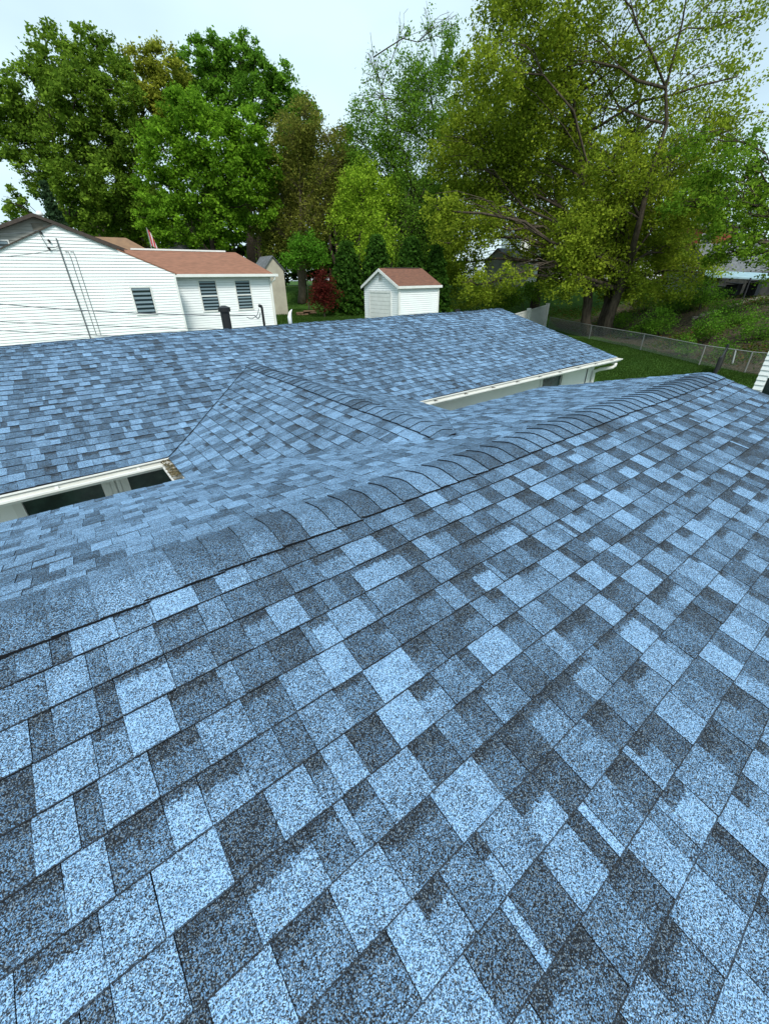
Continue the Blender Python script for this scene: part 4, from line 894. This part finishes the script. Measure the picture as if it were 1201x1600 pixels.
tree('shaded_backing_tree', 'dense tree added directly behind the biggest tree, darker leaves standing for shade in its gaps', (840, 450), 46,  # added backing tree, leaf colour darkened for the shaded crown interior
     [(720, 200, 44), (790, 180, 50), (860, 170, 50), (740, 270, 50), (810, 260, 55), (890, 250, 50), (960, 250, 48), (1030, 260, 44), (760, 330, 46, 40), (840, 330, 50, 40), (920, 330, 50, 44), (1000, 330, 50, 44), (1080, 320, 40, 36), (700, 350, 40, 40), (880, 395, 40, 26), (960, 395, 44, 30), (1040, 390, 40, 30), (710, 120, 36, 40, .7), (1110, 270, 36, 30, .7)],
     .5, 5.5, .30, (.028, .060, .010), (.110, .165, .028), shell=.4, clus=60, twigs=4, spread=.12, jit=2.0)
tree('right_maple_tree', 'green tree with layered branches at the right edge above the blue awning', (1215, 520), 31,
     [(1150, 260, 40, 26), (1190, 290, 42, 30), (1130, 310, 40, 26), (1180, 345, 44, 26), (1120, 360, 30, 18), (1195, 395, 40, 20), (1150, 230, 34, 24), (1100, 280, 34, 24), (1080, 225, 34, 22), (1130, 330, 34, 22), (1150, 385, 36, 18), (1120, 405, 24, 12), (1060, 320, 30, 22), (1160, 370, 30, 16), (1195, 340, 30, 20), (1130, 400, 26, 12), (1200, 430, 30, 14)],
     .42, 7, .22, (.036, .085, .012), (.120, .200, .030), shell=.2, clus=40, twigs=7, bark=M_BARK, forkf=.35, jit=1.5)
# shrubs
def shrub(name, label, px, py, D, lobes, size, c1, c2, dens=10, cat='shrub', group=None):
    return tree(name, label, (px, py), D, lobes, .07, dens, size, c1, c2, cat, shell=.3, clus=30, twigs=5, group=group, jit=.4, forkf=.15)
shrub('red_maple_shrub', 'dark red leaved shrub on the lawn left of the white shed', 507, 492, 33, [(505, 440, 17, 20), (512, 462, 18, 20), (498, 466, 15, 20)], .15, (.030, .006, .010), (.085, .014, .020), 18)
shrub('bright_shrub', 'bright green low bush at the wood edge above the lawn', 478, 430, 42, [(478, 385, 24, 22), (460, 405, 20, 18), (495, 400, 20, 20)], .2, (.03, .09, .012), (.08, .19, .03), 12)
shrub('yellow_green_bush', 'yellow green bush behind the right end of the far ridge', 740, 490, 40, [(720, 440, 26, 22), (760, 462, 28, 22), (720, 470, 22, 18), (700, 420, 20, 20)], .18, (.07, .11, .015), (.18, .22, .04), 10)
shrub('green_bush', 'green bush between the yellow green bush and the privacy fence', 830, 486, 44, [(800, 462, 26, 18), (835, 455, 26, 18), (780, 475, 20, 14)], .2, (.04, .085, .012), (.10, .17, .03), 10)
for i, (px, py, s_) in enumerate(((1072, 545, 14), (1110, 512, 20), (1185, 520, 24), (1030, 505, 20), (1060, 470, 22), (1095, 460, 20), (1130, 480, 18), (1000, 515, 15), (1128, 545, 14), (1092, 520, 10), (1158, 505, 22), (975, 505, 16), (1040, 480, 16), (1010, 470, 18))):
    labs = ['leafy shrub growing through the chain link fence, left of the pair of fence shrubs', 'wide leafy shrub up the bank between the fence shrubs and the patio', 'large shrub on the bank at the right edge, behind the dark gate', 'shrub at the foot of the bank just right of the big trunk', 'tall dark shrub in the shade below the grey roofed house', 'shrub at the left end of the edging stones', 'shrub on top of the bank in front of the patio bins', 'small shrub against the fence nearest to the big trunk', 'leafy shrub behind the chain link fence near the dark gate', 'thin sapling on the bare slope above the fence', 'rounded bright shrub below the patio bins', 'low shrub at the foot of the big tree', 'shrub on the slope midway between the big tree and the patio', 'dark shrub in the shade right of the big trunk']
    D_ = [26.5, 28.5, 26.5, 33, 37, 36, 32.5, 33.5, 25.5, 29, 30, 39, 38, 40][i]
    shrub('slope_shrub', labs[i], px, py + 12, D_, [(px, py - 6, s_, s_), (px + s_ * .6, py + 2, s_ * .7, s_ * .7), (px - s_ * .5, py + 2, s_ * .7, s_ * .6)], .12, (.025, .07, .010), (.08, .17, .03), 14)
# the wood behind it all
Cs, Ss, Ks = [], [], []
for (x, y, r) in fill(60, 120, 700, 290, 430, 28, 44, 5) + fill(22, 390, 560, 240, 430, 26, 40, 15) + fill(20, 860, 1010, 330, 450, 22, 34, 6) + fill(12, 1040, 1210, 250, 380, 20, 34, 16) + fill(10, 20, 130, 350, 400, 14, 22, 8):
    p, s = atd(x, y, 58 + rng.random() * 6); C, S, K = lobe_leaves(p, r * s, r * s, int(r * r * .9) if x < 700 else int(r * r * .5), .5, (.012, .034, .006), (.045, .095, .016), .3, 60); Cs.append(C); Ss.append(S); Ks.append(K)
o = leaves_mesh('woodland', np.vstack(Cs), np.concatenate(Ss), np.vstack(Ks), None); tag(o, 'dark green wood closing the view behind the garden trees', 'wood', kind='stuff')
mb = MB()
for k in range(40):
    px = 130 + random.random() * 560; p, s = atd(px, 440, 54 + random.random() * 5); z = float(ground(p[0], p[1])) - .2; P, Rr = wob((p[0], p[1], z), (p[0] + random.uniform(-1, 1), p[1], z + 9), .25, .08, 5, .03); mb.tube(P, Rr, 6)
o = mb.build('woodland_trunks', M_BARKD, None, True); tag(o, 'dim dark trunks standing inside the wood behind the garden trees', 'wood', kind='stuff')

# undergrowth on the bank beyond the fence
p = np.stack([27 + 26 * rng.random(150000), -6 + 34 * rng.random(150000)], -1); d_ = fdist(p[:, 0], p[:, 1])
pn = np.sin(p[:, 0] * .9 + 1.3 * np.sin(p[:, 1] * .7)) + np.sin(p[:, 1] * 1.1 + p[:, 0] * .4) + .8 * rng.normal(size=len(p))
p = p[(d_ > .25) & (d_ < 14) & (pn > .8)][:60000]; n_ = len(p); w_ = rng.random((n_, 1))
C_ = np.column_stack([p, ground(p[:, 0], p[:, 1]) + .02 + .22 * rng.random(n_) ** 2]); br = rng.random((n_, 1)) < .25
K_ = np.where(br, np.array((.07, .045, .025)) * (.6 + w_), np.array((.016, .040, .008)) * (1 - w_) + np.array((.045, .085, .014)) * w_)
o = leaves_mesh('undergrowth', C_, .08 + .10 * rng.random(n_), K_, None); tag(o, 'low green undergrowth and fallen leaves on the bank beyond the chain link fence', 'undergrowth', kind='stuff')
# grass
def grass(name, label, pts, hgt):
    n = len(pts); ang = rng.random(n) * 6.283; w = .012 + .014 * rng.random(n); h = hgt * (.5 + rng.random(n)); ln_ = rng.normal(size=(n, 2)) * hgt * .4
    z = ground(pts[:, 0], pts[:, 1]); d = np.stack([np.cos(ang) * w, np.sin(ang) * w], -1)
    V = np.empty((n, 3, 3)); V[:, 0, :2] = pts - d; V[:, 1, :2] = pts + d; V[:, 2, :2] = pts + ln_; V[:, 0, 2] = z - .01; V[:, 1, 2] = z - .01; V[:, 2, 2] = z + h
    me = bpy.data.meshes.new(name); me.vertices.add(3 * n); me.vertices.foreach_set('co', V.ravel()); me.loops.add(3 * n); me.loops.foreach_set('vertex_index', np.arange(3 * n, dtype=np.int32))
    me.polygons.add(n); me.polygons.foreach_set('loop_start', np.arange(0, 3 * n, 3, dtype=np.int32)); me.polygons.foreach_set('loop_total', np.full(n, 3, np.int32))
    w_ = rng.random((n, 1)); col = np.array((.022, .055, .008)) * (1 - w_) + np.array((.060, .115, .020)) * w_
    at = me.attributes.new('tone', 'FLOAT_COLOR', 'CORNER'); at.data.foreach_set('color', np.repeat(np.concatenate([col, np.ones((n, 1))], 1), 3, 0).ravel().astype(np.float32))
    me.materials.append(M_LEAF); me.update(calc_edges=True); o = bpy.data.objects.new(name, me); SC.collection.objects.link(o); tag(o, label, 'grass', kind='stuff'); return o
p = np.stack([12 + 22 * rng.random(260000), 1 + 20 * rng.random(260000)], -1); d_ = fdist(p[:, 0], p[:, 1]); p = p[(d_ < -.1 + rng.normal(size=len(d_)) * .25) & (d_ > -13)][:150000]
grass('grass', 'short mown grass of the lawn between the house and the chain link fence', p, .05)
p = np.stack([9 + 26 * rng.random(90000), 20 + 22 * rng.random(90000)], -1)
grass('grass', 'rising lawn around the white shed and up to the trees', p, .09)
print('patches', len(PATCH), 'objects', len(bpy.data.objects), 'tris', sum(len(o.data.loops) - 2 * len(o.data.polygons) for o in bpy.data.objects if o.type == 'MESH'))
